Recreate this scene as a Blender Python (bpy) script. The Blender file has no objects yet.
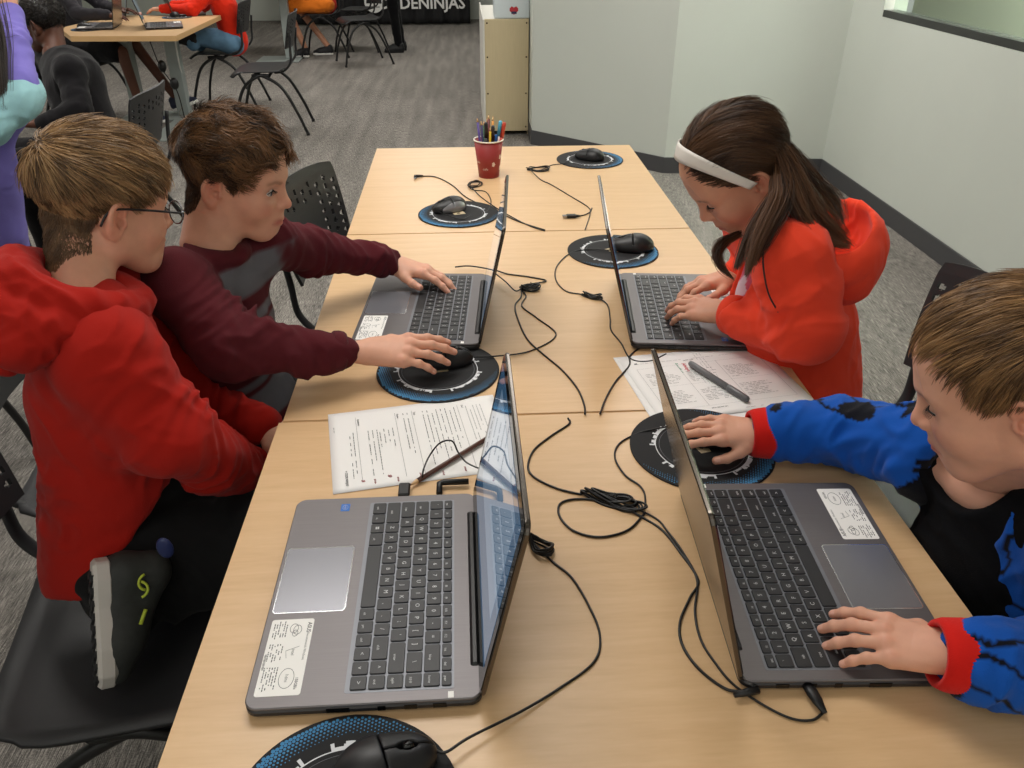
import bpy, math, random, os
import numpy as np
from mathutils import Vector, Matrix

# ------------------------------------------------------------ camera, world, light, exposure
FPX = 800.0
CAM = np.array([0.0, 0.0, 1.46])
AX = np.array([[0.99837964, 0.02900658, 0.04895625],      # rows: world x, y, z seen in camera (right, up, forward)
               [-0.05690427, 0.50891746, 0.85893243],
               [0.0, 0.86032647, -0.50974343]])
TT = 0.74                                                  # table top height
def ray(u, v): return AX @ np.array([(u - 512) / FPX, (384 - v) / FPX, 1.0])
def onz(u, v, z=TT): r = ray(u, v); return CAM + r * (z - CAM[2]) / r[2]
def onx(u, v, x): r = ray(u, v); return CAM + r * x / r[0]
def ony(u, v, y): r = ray(u, v); return CAM + r * y / r[1]
def at(u, v, t): return CAM + ray(u, v) * t

scene = bpy.context.scene
COL = scene.collection
cd = bpy.data.cameras.new('camera'); cam = bpy.data.objects.new('camera', cd); COL.objects.link(cam)
q, _r = np.linalg.qr(AX.T)                                  # orthonormal copy of the axes
R = AX / np.linalg.norm(AX, axis=1)[:, None]
R[0] -= R[1] * (R[0] @ R[1]); R[0] -= R[2] * (R[0] @ R[2]); R[0] /= np.linalg.norm(R[0])
R[1] = np.cross(R[2], R[0]) * (1 if np.cross(R[2], R[0]) @ R[1] > 0 else -1)
mw = Matrix([[R[i][0], R[i][1], -R[i][2], CAM[i]] for i in range(3)] + [[0, 0, 0, 1]])
cam.matrix_world = mw
cd.sensor_fit = 'HORIZONTAL'; cd.sensor_width = 36.0; cd.lens = 36.0 * FPX / 1024.0
cd.clip_start = 0.02; cd.clip_end = 100
scene.camera = cam

scene.view_settings.view_transform = 'Standard'
scene.view_settings.look = 'None'
scene.view_settings.gamma = 1.0
scene.view_settings.use_curve_mapping = False
scene.view_settings.exposure = 0.27

world = bpy.data.worlds.new('world'); scene.world = world; world.use_nodes = True
wb = world.node_tree.nodes['Background']
wb.inputs['Color'].default_value = (1.0, 0.97, 0.93, 1); wb.inputs['Strength'].default_value = 0.38

def area(name, loc, sx, sy, power, col=(1.0, 0.965, 0.915), rot=(0, 0, 0)):
    l = bpy.data.lights.new(name, 'AREA'); l.shape = 'RECTANGLE'; l.size = sx; l.size_y = sy
    l.energy = power; l.color = col
    o = bpy.data.objects.new(name, l); COL.objects.link(o); o.location = loc; o.rotation_euler = rot
    return o
# ceiling panels of the classroom, all above the frame
for i, (x, y, p) in enumerate([(-0.3, 2.0, 30), (-0.9, -0.4, 7), (1.2, 4.3, 30), (-2.2, 3.6, 32), (-2.4, 7.4, 36), (0.0, 6.8, 24), (-0.6, 10.5, 36)]):
    area('ceiling_panel_light', (x, y, 2.75), 1.3, 1.0, p)
area('added_fill_behind_camera', (-1.0, -0.98, 1.75), 5.0, 1.5, 12, (1.0, 0.98, 0.96), (math.radians(90), 0, 0))  # soft fill added behind the camera to brighten faces and clothes
area('added_fill_from_left', (-5.45, 5.0, 1.7), 8.0, 1.5, 34, (1.0, 0.98, 0.96), (0, math.radians(-90), 0))  # unseen fill added along the left wall, brightens the back wall

# ------------------------------------------------------------ materials
MATS = {}
def lin(c): return tuple((x / 12.92 if x <= 0.04045 else ((x + 0.055) / 1.055) ** 2.4) for x in (v / 255.0 for v in c))
def mat(name, rgb, rough=0.5, metal=0.0, spec=0.5, noise=0.0, nscale=30.0, bump=0.0, bscale=200.0, sub=0.0,
        attr=False, coat=0.0, sheen=0.0, stretch=(1, 1, 1), emit=None, estr=0.0, alpha=None, trans=0.0, ior=1.45):
    """rgb in sRGB 0..255; one procedural material"""
    if name in MATS: return MATS[name]
    m = bpy.data.materials.new(name); m.use_nodes = True; MATS[name] = m
    nt = m.node_tree; b = nt.nodes['Principled BSDF']
    c = lin(rgb)
    b.inputs['Base Color'].default_value = (*c, 1)
    b.inputs['Roughness'].default_value = rough; b.inputs['Metallic'].default_value = metal
    b.inputs['Specular IOR Level'].default_value = spec; b.inputs['IOR'].default_value = ior
    b.inputs['Coat Weight'].default_value = coat; b.inputs['Coat Roughness'].default_value = 0.1
    b.inputs['Sheen Weight'].default_value = sheen
    if sheen: b.inputs['Sheen Roughness'].default_value = 0.5
    b.inputs['Transmission Weight'].default_value = trans
    if sub:
        b.inputs['Subsurface Weight'].default_value = sub
        b.inputs['Subsurface Radius'].default_value = (1.0, 0.35, 0.2); b.inputs['Subsurface Scale'].default_value = 0.008
    if emit:
        b.inputs['Emission Color'].default_value = (*lin(emit), 1); b.inputs['Emission Strength'].default_value = estr
    src = None
    if attr:
        a = nt.nodes.new('ShaderNodeVertexColor'); a.layer_name = 'Col'; src = a.outputs['Color']
    tc = nt.nodes.new('ShaderNodeTexCoord'); mp = nt.nodes.new('ShaderNodeMapping')
    nt.links.new(tc.outputs['Object'], mp.inputs['Vector']); mp.inputs['Scale'].default_value = stretch
    if noise:
        n = nt.nodes.new('ShaderNodeTexNoise'); n.inputs['Scale'].default_value = nscale; n.inputs['Detail'].default_value = 4
        nt.links.new(mp.outputs['Vector'], n.inputs['Vector'])
        r = nt.nodes.new('ShaderNodeMapRange'); r.inputs['From Min'].default_value = 0.25; r.inputs['From Max'].default_value = 0.75
        r.inputs['To Min'].default_value = 1 - noise; r.inputs['To Max'].default_value = 1 + noise
        nt.links.new(n.outputs['Fac'], r.inputs['Value'])
        v = nt.nodes.new('ShaderNodeVectorMath'); v.operation = 'SCALE'
        if src: nt.links.new(src, v.inputs[0])
        else: v.inputs[0].default_value = c
        nt.links.new(r.outputs['Result'], v.inputs['Scale'])
        src = v.outputs['Vector']
    if src: nt.links.new(src, b.inputs['Base Color'])
    if bump:
        n2 = nt.nodes.new('ShaderNodeTexNoise'); n2.inputs['Scale'].default_value = bscale; n2.inputs['Detail'].default_value = 3
        nt.links.new(mp.outputs['Vector'], n2.inputs['Vector'])
        bp = nt.nodes.new('ShaderNodeBump'); bp.inputs['Strength'].default_value = bump; bp.inputs['Distance'].default_value = 0.001
        nt.links.new(n2.outputs['Fac'], bp.inputs['Height']); nt.links.new(bp.outputs['Normal'], b.inputs['Normal'])
    return m

# ------------------------------------------------------------ object helpers
def V3(p): return np.asarray(p, float)
def raw_obj(name, verts, faces, mats, parent=None, mi=None, smooth=True, cols=None):
    """faces: (n,4)/(n,3) int array or list of tuples"""
    me = bpy.data.meshes.new(name)
    verts = np.asarray(verts, np.float32)
    if isinstance(faces, np.ndarray):
        n, k = faces.shape
        me.vertices.add(len(verts)); me.vertices.foreach_set('co', verts.ravel())
        me.loops.add(n * k); me.loops.foreach_set('vertex_index', faces.astype(np.int32).ravel())
        me.polygons.add(n)
        me.polygons.foreach_set('loop_start', np.arange(0, n * k, k, dtype=np.int32))
        me.update(calc_edges=True)
    else:
        me.from_pydata([tuple(map(float, v)) for v in verts], [], faces)
    for m in (mats if isinstance(mats, (list, tuple)) else [mats]): me.materials.append(m)
    if mi is not None: me.polygons.foreach_set('material_index', np.asarray(mi, np.int32))
    if smooth is True: me.polygons.foreach_set('use_smooth', np.ones(len(me.polygons), bool))
    elif smooth is not False: me.polygons.foreach_set('use_smooth', np.asarray(smooth, bool))
    if cols is not None:
        ca = me.color_attributes.new('Col', 'FLOAT_COLOR', 'POINT')
        c4 = np.ones((len(verts), 4), np.float32); c4[:, :3] = cols
        ca.data.foreach_set('color', c4.ravel())
    me.update()
    o = bpy.data.objects.new(name, me); COL.objects.link(o)
    if parent is not None: o.parent = parent
    return o
def tag(o, label=None, cat=None, group=None, kind=None):
    if label: o['label'] = label
    if cat: o['category'] = cat
    if group: o['group'] = group
    if kind: o['kind'] = kind
    return o
def empty(name, loc=(0, 0, 0), rz=0.0, label=None, cat=None, group=None):
    o = bpy.data.objects.new(name, None); COL.objects.link(o); o.empty_display_size = 0.05
    o.location = tuple(map(float, loc)); o.rotation_euler = (0, 0, rz)
    return tag(o, label, cat, group)
def copy_tree(o, parent=None):
    c = o.copy(); COL.objects.link(c); c.parent = parent
    for ch in list(o.children): copy_tree(ch, c)
    return c

class MB:
    """collects shapes and links them as one mesh"""
    def __init__(s): s.v = []; s.f = []; s.m = []; s.s = []; s.M = None
    def add(s, vs, fs, mi=0, smooth=False):
        o = len(s.v)
        for p in vs:
            if s.M is not None: p = s.M @ Vector(tuple(map(float, p)))
            s.v.append(tuple(map(float, p)))
        for f in fs: s.f.append(tuple(i + o for i in f)); s.m.append(mi); s.s.append(smooth)
        return s
    def box(s, lo, hi, mi=0, bev=0.0):
        (x0, y0, z0), (x1, y1, z1) = lo, hi
        if bev <= 0:
            vs = [(x0, y0, z0), (x1, y0, z0), (x1, y1, z0), (x0, y1, z0), (x0, y0, z1), (x1, y0, z1), (x1, y1, z1), (x0, y1, z1)]
            fs = [(0, 3, 2, 1), (4, 5, 6, 7), (0, 1, 5, 4), (1, 2, 6, 5), (2, 3, 7, 6), (3, 0, 4, 7)]
            return s.add(vs, fs, mi)
        return s.plate([(x0, y0), (x1, y0), (x1, y1), (x0, y1)], z0, z1, bev, mi, r=bev)
    def plate(s, pts, z0, z1, bev=0.0, mi=0, r=0.0, seg=4, smooth=False):
        """prism over a 2-D outline, corners rounded by r, top and bottom edges bevelled"""
        pts = [np.array(p, float) for p in pts]
        if r > 0:
            out = []; n = len(pts)
            for i in range(n):
                a, b, c = pts[i - 1], pts[i], pts[(i + 1) % n]
                u = (a - b) / np.linalg.norm(a - b); w = (c - b) / np.linalg.norm(c - b)
                half = math.acos(max(-1, min(1, float(u @ w)))) / 2
                d = min(r / math.tan(half), 0.49 * np.linalg.norm(a - b), 0.49 * np.linalg.norm(c - b)); rr = d * math.tan(half)
                cen = b + (u + w) / np.linalg.norm(u + w) * (rr / math.sin(half))
                p0 = b + u * d - cen; p1 = b + w * d - cen
                a0 = math.atan2(p0[1], p0[0]); a1 = math.atan2(p1[1], p1[0])
                da = (a1 - a0 + math.pi) % (2 * math.pi) - math.pi
                for k in range(seg + 1):
                    t = a0 + da * k / seg; out.append(cen + rr * np.array([math.cos(t), math.sin(t)]))
            pts = out
        n = len(pts); P = np.array(pts); cen = P.mean(0)
        nxt = np.roll(P, -1, 0) - P; prv = P - np.roll(P, 1, 0)
        tan = nxt / (np.linalg.norm(nxt, axis=1)[:, None] + 1e-12) + prv / (np.linalg.norm(prv, axis=1)[:, None] + 1e-12)
        tan /= np.linalg.norm(tan, axis=1)[:, None] + 1e-12
        area2 = np.sum(P[:, 0] * np.roll(P[:, 1], -1) - P[:, 1] * np.roll(P[:, 0], -1))
        inn = np.stack([-tan[:, 1], tan[:, 0]], 1) * (1 if area2 > 0 else -1)
        rings = [(z0, P + inn * bev), (z0 + bev, P), (z1 - bev, P), (z1, P + inn * bev)] if bev > 0 else [(z0, P), (z1, P)]
        vs = [(p[0], p[1], z) for z, Q in rings for p in Q]; fs = []
        for k in range(len(rings) - 1):
            for i in range(n):
                j = (i + 1) % n; f = (k * n + i, k * n + j, (k + 1) * n + j, (k + 1) * n + i)
                fs.append(f if area2 > 0 else f[::-1])
        bot = tuple(range(n - 1, -1, -1)); top = tuple(range((len(rings) - 1) * n, len(rings) * n))
        if area2 < 0: bot, top = bot[::-1], top[::-1]
        fs += [bot, top]
        return s.add(vs, fs, mi, smooth)
    def tube(s, path, r, mi=0, n=8, closed=False, caps=True, flat=1.0, up=None):
        P = np.array([V3(p) for p in path]); m = len(P)
        rr = np.full(m, r) if np.isscalar(r) else np.asarray(r, float)
        T = np.gradient(P, axis=0) if not closed else (np.roll(P, -1, 0) - np.roll(P, 1, 0))
        T /= np.linalg.norm(T, axis=1)[:, None] + 1e-12
        u = np.array([0, 0, 1.0]) if up is None else V3(up)
        if up is None and abs(T[0] @ u) > 0.9: u = np.array([1.0, 0, 0])
        vs = []
        for i in range(m):
            if up is not None: u = V3(up)
            a = u - T[i] * (u @ T[i]); a /= np.linalg.norm(a) + 1e-12
            b = np.cross(T[i], a); u = a
            for k in range(n):
                t = 2 * math.pi * k / n
                vs.append(P[i] + rr[i] * (math.cos(t) * a * flat + math.sin(t) * b))
        fs = []
        for i in range(m if closed else m - 1):
            j = (i + 1) % m
            for k in range(n):
                l = (k + 1) % n
                fs.append((i * n + k, i * n + l, j * n + l, j * n + k))
        if caps and not closed: fs += [tuple(range(n - 1, -1, -1)), tuple((m - 1) * n + k for k in range(n))]
        return s.add(vs, fs, mi, True)
    def lathe(s, prof, mi=0, n=32, cen=(0, 0, 0), smooth=True):
        vs = []; fs = []; m = len(prof)
        for r, z in prof:
            for k in range(n):
                t = 2 * math.pi * k / n; vs.append((cen[0] + r * math.cos(t), cen[1] + r * math.sin(t), cen[2] + z))
        for i in range(m - 1):
            for k in range(n):
                l = (k + 1) % n; fs.append((i * n + k, i * n + l, (i + 1) * n + l, (i + 1) * n + k))
        if prof[0][0] > 1e-6: fs.append(tuple(range(n - 1, -1, -1)))
        if prof[-1][0] > 1e-6: fs.append(tuple((m - 1) * n + k for k in range(n)))
        return s.add(vs, fs, mi, smooth)
    def ball(s, c, r, mi=0, n=12, sc=(1, 1, 1)):
        prof = [(max(1e-7, math.sin(math.pi * i / n)), -math.cos(math.pi * i / n)) for i in range(n + 1)]
        vs = []; fs = []
        k2 = n * 2
        for pr, z in prof:
            for k in range(k2):
                t = math.pi * 2 * k / k2; vs.append((c[0] + r * sc[0] * pr * math.cos(t), c[1] + r * sc[1] * pr * math.sin(t), c[2] + r * sc[2] * z))
        for i in range(n):
            for k in range(k2):
                l = (k + 1) % k2; fs.append((i * k2 + k, i * k2 + l, (i + 1) * k2 + l, (i + 1) * k2 + k))
        return s.add(vs, fs, mi, True)
    def sheet(s, G, mi=0, thick=0.0, smooth=True):
        """grid of points (a,b,3) as a sheet with thickness"""
        G = np.asarray(G, float); a, b = G.shape[:2]
        du = np.gradient(G, axis=0); dv = np.gradient(G, axis=1)
        N = np.cross(du, dv); N /= np.linalg.norm(N, axis=2)[..., None] + 1e-12
        T_ = G + N * thick / 2; B_ = G - N * thick / 2
        vs = list(T_.reshape(-1, 3)) + list(B_.reshape(-1, 3)); fs = []; o = a * b
        for i in range(a - 1):
            for j in range(b - 1):
                p = i * b + j
                fs.append((p, p + b, p + b + 1, p + 1)); fs.append((o + p, o + p + 1, o + p + b + 1, o + p + b))
        rim = [i * b for i in range(a)] + [(a - 1) * b + j for j in range(1, b)] + [i * b + b - 1 for i in range(a - 2, -1, -1)] + [j for j in range(b - 2, 0, -1)]
        for x, y in zip(rim, rim[1:] + rim[:1]): fs.append((y, x, o + x, o + y))
        return s.add(vs, fs, mi, smooth)
    def build(s, name, mats, parent=None):
        return raw_obj(name, s.v, s.f, mats, parent, mi=s.m, smooth=s.s)

def spline(pts, n=8, closed=False):
    P = np.array([V3(p) for p in pts]); m = len(P); out = []
    rng = range(m if closed else m - 1)
    for i in rng:
        p0 = P[(i - 1) % m] if closed or i > 0 else 2 * P[0] - P[1]
        p1 = P[i]; p2 = P[(i + 1) % m]
        p3 = P[(i + 2) % m] if closed or i + 2 < m else 2 * P[-1] - P[-2]
        for k in range(n):
            t = k / n
            out.append(0.5 * ((2 * p1) + (-p0 + p2) * t + (2 * p0 - 5 * p1 + 4 * p2 - p3) * t * t + (-p0 + 3 * p1 - 3 * p2 + p3) * t ** 3))
    if not closed: out.append(P[-1])
    return np.array(out)

_GL = {}
def glyphs(txt, bold=False):
    """mesh outline of a string at size 1, lying in xy (built-in font)"""
    key = (txt, bold)
    if key not in _GL:
        c = bpy.data.curves.new('lettering', 'FONT'); c.body = txt; c.size = 1.0; c.resolution_u = 2
        c.align_x = 'CENTER'; c.align_y = 'CENTER'; c.offset = 0.02 if bold else 0.0
        o = bpy.data.objects.new('lettering', c); COL.objects.link(o)
        bpy.context.view_layer.update()
        me = o.evaluated_get(bpy.context.evaluated_depsgraph_get()).to_mesh()
        vs = [tuple(v.co) for v in me.vertices]; fs = [tuple(p.vertices) for p in me.polygons]
        _GL[key] = (vs, fs)
        o.evaluated_get(bpy.context.evaluated_depsgraph_get()).to_mesh_clear()
        bpy.data.objects.remove(o); bpy.data.curves.remove(c)
    return _GL[key]
def put_text(mb, txt, M, size, mi=0, bold=False):
    vs, fs = glyphs(txt, bold)
    mb.add([M @ Vector((x * size, y * size, z * size)) for x, y, z in vs], fs, mi)

# ------------------------------------------------------------ numpy noise
_rs = np.random.RandomState(7)
_perm = _rs.permutation(256); _perm = np.concatenate([_perm, _perm, _perm])
_grad = _rs.normal(size=(256, 3)); _grad /= np.linalg.norm(_grad, axis=1)[:, None]
def noise3(p):
    p = np.asarray(p, float); i = np.floor(p).astype(int); f = p - i; i &= 255
    u = f * f * f * (f * (f * 6 - 15) + 10)
    def g(dx, dy, dz):
        h = _perm[_perm[_perm[(i[:, 0] + dx) & 255] + ((i[:, 1] + dy) & 255)] + ((i[:, 2] + dz) & 255)]
        gr = _grad[h & 255]
        return gr[:, 0] * (f[:, 0] - dx) + gr[:, 1] * (f[:, 1] - dy) + gr[:, 2] * (f[:, 2] - dz)
    def L(a, b, t): return a + (b - a) * t
    x00 = L(g(0, 0, 0), g(1, 0, 0), u[:, 0]); x10 = L(g(0, 1, 0), g(1, 1, 0), u[:, 0])
    x01 = L(g(0, 0, 1), g(1, 0, 1), u[:, 0]); x11 = L(g(0, 1, 1), g(1, 1, 1), u[:, 0])
    return L(L(x00, x10, u[:, 1]), L(x01, x11, u[:, 1]), u[:, 2]) * 1.6

# ------------------------------------------------------------ signed-distance sculpting (surface nets)
class Sculpt:
    def __init__(s, h): s.h = h; s.p = []
    def _a(s, f, lo, hi, k, op): s.p.append((f, V3(lo), V3(hi), k, op)); return s
    def cone(s, a, b, ra, rb=None, k=0.01, op='u', sq=None, bias=0.0):
        """capsule from a to b with radii ra, rb; sq=(axis, factor) squashes it along an axis"""
        a, b = V3(a), V3(b); rb = ra if rb is None else rb; ab = b - a; L2 = float(ab @ ab) + 1e-12
        if sq: ax = V3(sq[0]) / np.linalg.norm(sq[0]); fa = sq[1]
        def f(P):
            d = P - a
            if sq:
                # squash about the axis line only across it
                t = np.clip((d @ ab) / L2, 0, 1)
                c = d - t[..., None] * ab
                c = c + (c @ ax)[..., None] * ax * (1 / fa - 1)
                return (np.sqrt((c * c).sum(-1)) - (ra + (rb - ra) * t)) * min(1, fa ** 0.5)
            t = np.clip((d @ ab) / L2, 0, 1)
            c = d - t[..., None] * ab
            return np.sqrt((c * c).sum(-1)) - (ra + (rb - ra) * t)
        r = max(ra, rb) * (max(1, sq[1]) if sq else 1)
        return s._a(f, np.minimum(a, b) - r, np.maximum(a, b) + r, k, op)
    def ell(s, c, r, k=0.01, op='u', rot=None):
        c = V3(c); r = V3(r) if not np.isscalar(r) else np.full(3, r)
        Rm = np.eye(3) if rot is None else np.asarray(rot)
        def f(P):
            d = (P - c) @ Rm
            k0 = np.sqrt(((d / r) ** 2).sum(-1)); k1 = np.sqrt(((d / r ** 2) ** 2).sum(-1)) + 1e-9
            return k0 * (k0 - 1) / k1
        R_ = r.max() if rot is not None else r
        return s._a(f, c - R_, c + R_, k, op)
    def tor(s, c, n, R_, r, k=0.008, op='u', sx=None):
        """torus around axis n, optional stretch sx=(axis, factor)"""
        c = V3(c); n = V3(n) / np.linalg.norm(n)
        def f(P):
            d = P - c
            if sx: a = V3(sx[0]) / np.linalg.norm(sx[0]); d = d + (d @ a)[..., None] * a * (1 / sx[1] - 1)
            z = d @ n; q = np.sqrt(np.maximum((d * d).sum(-1) - z * z, 0)) - R_
            return np.sqrt(q * q + z * z) - r
        e = (R_ + r) * (max(1, sx[1]) if sx else 1)
        return s._a(f, c - e, c + e, k, op)
    def box(s, c, r, rnd=0.003, k=0.005, op='u', rot=None):
        c = V3(c); r = V3(r); Rm = np.eye(3) if rot is None else np.asarray(rot)
        def f(P):
            d = np.abs((P - c) @ Rm) - (r - rnd)
            return np.sqrt((np.maximum(d, 0) ** 2).sum(-1)) + np.minimum(d.max(-1), 0) - rnd
        e = np.linalg.norm(r) if rot is not None else r
        return s._a(f, c - e, c + e, k, op)
    def fn(s, f, lo, hi, k=0.004, op='s'): return s._a(f, lo, hi, k, op)
    def mesh(s):
        h = s.h
        us = [p for p in s.p if p[4] == 'u']
        lo = np.min([p[1] for p in us], 0) - 4 * h; hi = np.max([p[2] for p in us], 0) + 4 * h
        n = np.ceil((hi - lo) / h).astype(int) + 1
        D = np.full(n, 0.06, np.float32)
        for f, a, b, k, op in s.p:
            m = max(k, 0.0) * 1.2 + 4 * h
            i0 = np.clip(np.floor((a - m - lo) / h).astype(int), 0, n - 1); i1 = np.clip(np.ceil((b + m - lo) / h).astype(int) + 1, 1, n)
            if (i1 <= i0).any(): continue
            sl = tuple(slice(i0[j], i1[j]) for j in range(3))
            X = [lo[j] + h * np.arange(i0[j], i1[j]) for j in range(3)]
            P = np.stack(np.meshgrid(*X, indexing='ij'), -1)
            d = f(P); cur = D[sl].astype(float)
            if op == 'u':
                if k > 0:
                    hh = np.clip(0.5 + 0.5 * (cur - d) / k, 0, 1); D[sl] = cur * (1 - hh) + d * hh - k * hh * (1 - hh)
                else: D[sl] = np.minimum(cur, d)
            elif op == 's':
                d = -d
                if k > 0:
                    hh = np.clip(0.5 - 0.5 * (cur - d) / k, 0, 1); D[sl] = cur * (1 - hh) + d * hh + k * hh * (1 - hh)
                else: D[sl] = np.maximum(cur, d)
        # surface nets
        S = D < 0
        c = [S[i:n[0] - 1 + i, j:n[1] - 1 + j, l:n[2] - 1 + l] for i in (0, 1) for j in (0, 1) for l in (0, 1)]
        sm = sum(x.astype(np.int8) for x in c); act = (sm > 0) & (sm < 8)
        idx = np.argwhere(act); N = len(idx)
        cm = np.full(act.shape, -1, np.int32); cm[act] = np.arange(N)
        offs = np.array([(i, j, l) for i in (0, 1) for j in (0, 1) for l in (0, 1)])
        vals = np.stack([D[idx[:, 0] + o[0], idx[:, 1] + o[1], idx[:, 2] + o[2]] for o in offs], 1).astype(float)
        acc = np.zeros((N, 3)); cnt = np.zeros(N)
        for a in range(8):
            for b in range(a + 1, 8):
                if np.abs(offs[a] - offs[b]).sum() != 1: continue
                va, vb = vals[:, a], vals[:, b]; mk = (va < 0) != (vb < 0)
                t = np.where(mk, va / np.where(mk, va - vb, 1), 0)
                p = offs[a] + t[:, None] * (offs[b] - offs[a])
                acc += p * mk[:, None]; cnt += mk
        V = lo + h * (idx + acc / cnt[:, None])
        F = []
        for ax in range(3):
            o1, o2 = (ax + 1) % 3, (ax + 2) % 3
            sl0 = [slice(1, -1)] * 3; sl0[ax] = slice(0, -1); sl1 = [slice(1, -1)] * 3; sl1[ax] = slice(1, None)
            A = S[tuple(sl0)]; B = S[tuple(sl1)]; e = np.argwhere(A != B)
            inside = A[e[:, 0], e[:, 1], e[:, 2]]
            base = e.copy(); base[:, o1] += 1; base[:, o2] += 1
            def cell(d1, d2):
                q = base.copy(); q[:, o1] -= d1; q[:, o2] -= d2
                return cm[q[:, 0], q[:, 1], q[:, 2]]
            quad = np.stack([cell(0, 0), cell(1, 0), cell(1, 1), cell(0, 1)], 1)
            quad[~inside] = quad[~inside][:, ::-1]
            F.append(quad)
        F = np.concatenate(F); F = F[(F >= 0).all(1)]
        return V, F

def vnormals(V, F):
    a, b, c, d = (V[F[:, i]] for i in range(4)); fn = np.cross(c - a, d - b); N = np.zeros_like(V)
    for i in range(4): np.add.at(N, F[:, i], fn)
    return N / (np.linalg.norm(N, axis=1)[:, None] + 1e-12)
def relax(V, F, it=1, w=0.5):
    for _ in range(it):
        s = np.zeros_like(V); c = np.zeros(len(V))
        for i in range(4):
            for j in ((i + 1) % 4, (i - 1) % 4):
                np.add.at(s, F[:, i], V[F[:, j]]); np.add.at(c, F[:, i], 1)
        V = V * (1 - w) + w * s / np.maximum(c, 1)[:, None]
    return V
def join(parts):
    Vs, Fs, Cs, o = [], [], [], 0
    for V, F, C in parts: Vs.append(V); Fs.append(F + o); Cs.append(C); o += len(V)
    return np.concatenate(Vs), np.concatenate(Fs), np.concatenate(Cs)
def smooth01(x): x = np.clip(x, 0, 1); return x * x * (3 - 2 * x)
# ------------------------------------------------------------ people
def frame(pos, fwd, up=(0, 0, 1)):
    """4x4 with local +X along fwd, +Z near up"""
    f = V3(fwd) / np.linalg.norm(fwd); u = V3(up); l = np.cross(u, f); l /= np.linalg.norm(l); u = np.cross(f, l)
    M = np.eye(4); M[:3, 0] = f; M[:3, 1] = l; M[:3, 2] = u; M[:3, 3] = pos
    return M
def xf(M, P): return np.asarray(P) @ M[:3, :3].T + M[:3, 3]
def inv(M, P): return (np.asarray(P, float) - M[:3, 3]) @ np.linalg.inv(M[:3, :3]).T
def head_frame(anchor, local, yaw, pitch, roll=0.0, scale=1.06):
    f, u = look(yaw, pitch, roll); M = frame((0, 0, 0), f, u); M[:3, :3] *= scale
    M[:3, 3] = V3(anchor) - M[:3, :3] @ V3(local)
    return M
EAR = (-0.014, 0.0745, -0.016)
def look(yaw, pitch=0.0, roll=0.0):
    """forward and up vectors: yaw from world +X towards +Y, pitch up, roll towards own left (degrees)"""
    y, p, r = map(math.radians, (yaw, pitch, roll))
    f = np.array([math.cos(y) * math.cos(p), math.sin(y) * math.cos(p), math.sin(p)])
    l = np.array([-math.sin(y), math.cos(y), 0.0]); u = np.cross(f, l)
    return f, u * math.cos(r) + l * math.sin(r)

SKIN = {
    'fair': dict(base=(214, 160, 134), flush=(206, 120, 98), lip=(186, 102, 90), brow=(120, 84, 58)),
    'warm': dict(base=(206, 150, 122), flush=(196, 110, 90), lip=(176, 92, 80), brow=(70, 46, 32)),
    'dark': dict(base=(92, 58, 44), flush=(86, 48, 38), lip=(96, 50, 44), brow=(30, 20, 16)),
}
def skin_mat():
    return mat('skin', (210, 155, 130), rough=0.48, spec=0.35, attr=True, noise=0.05, nscale=60, bump=0.12, bscale=500, sub=0.12)

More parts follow.
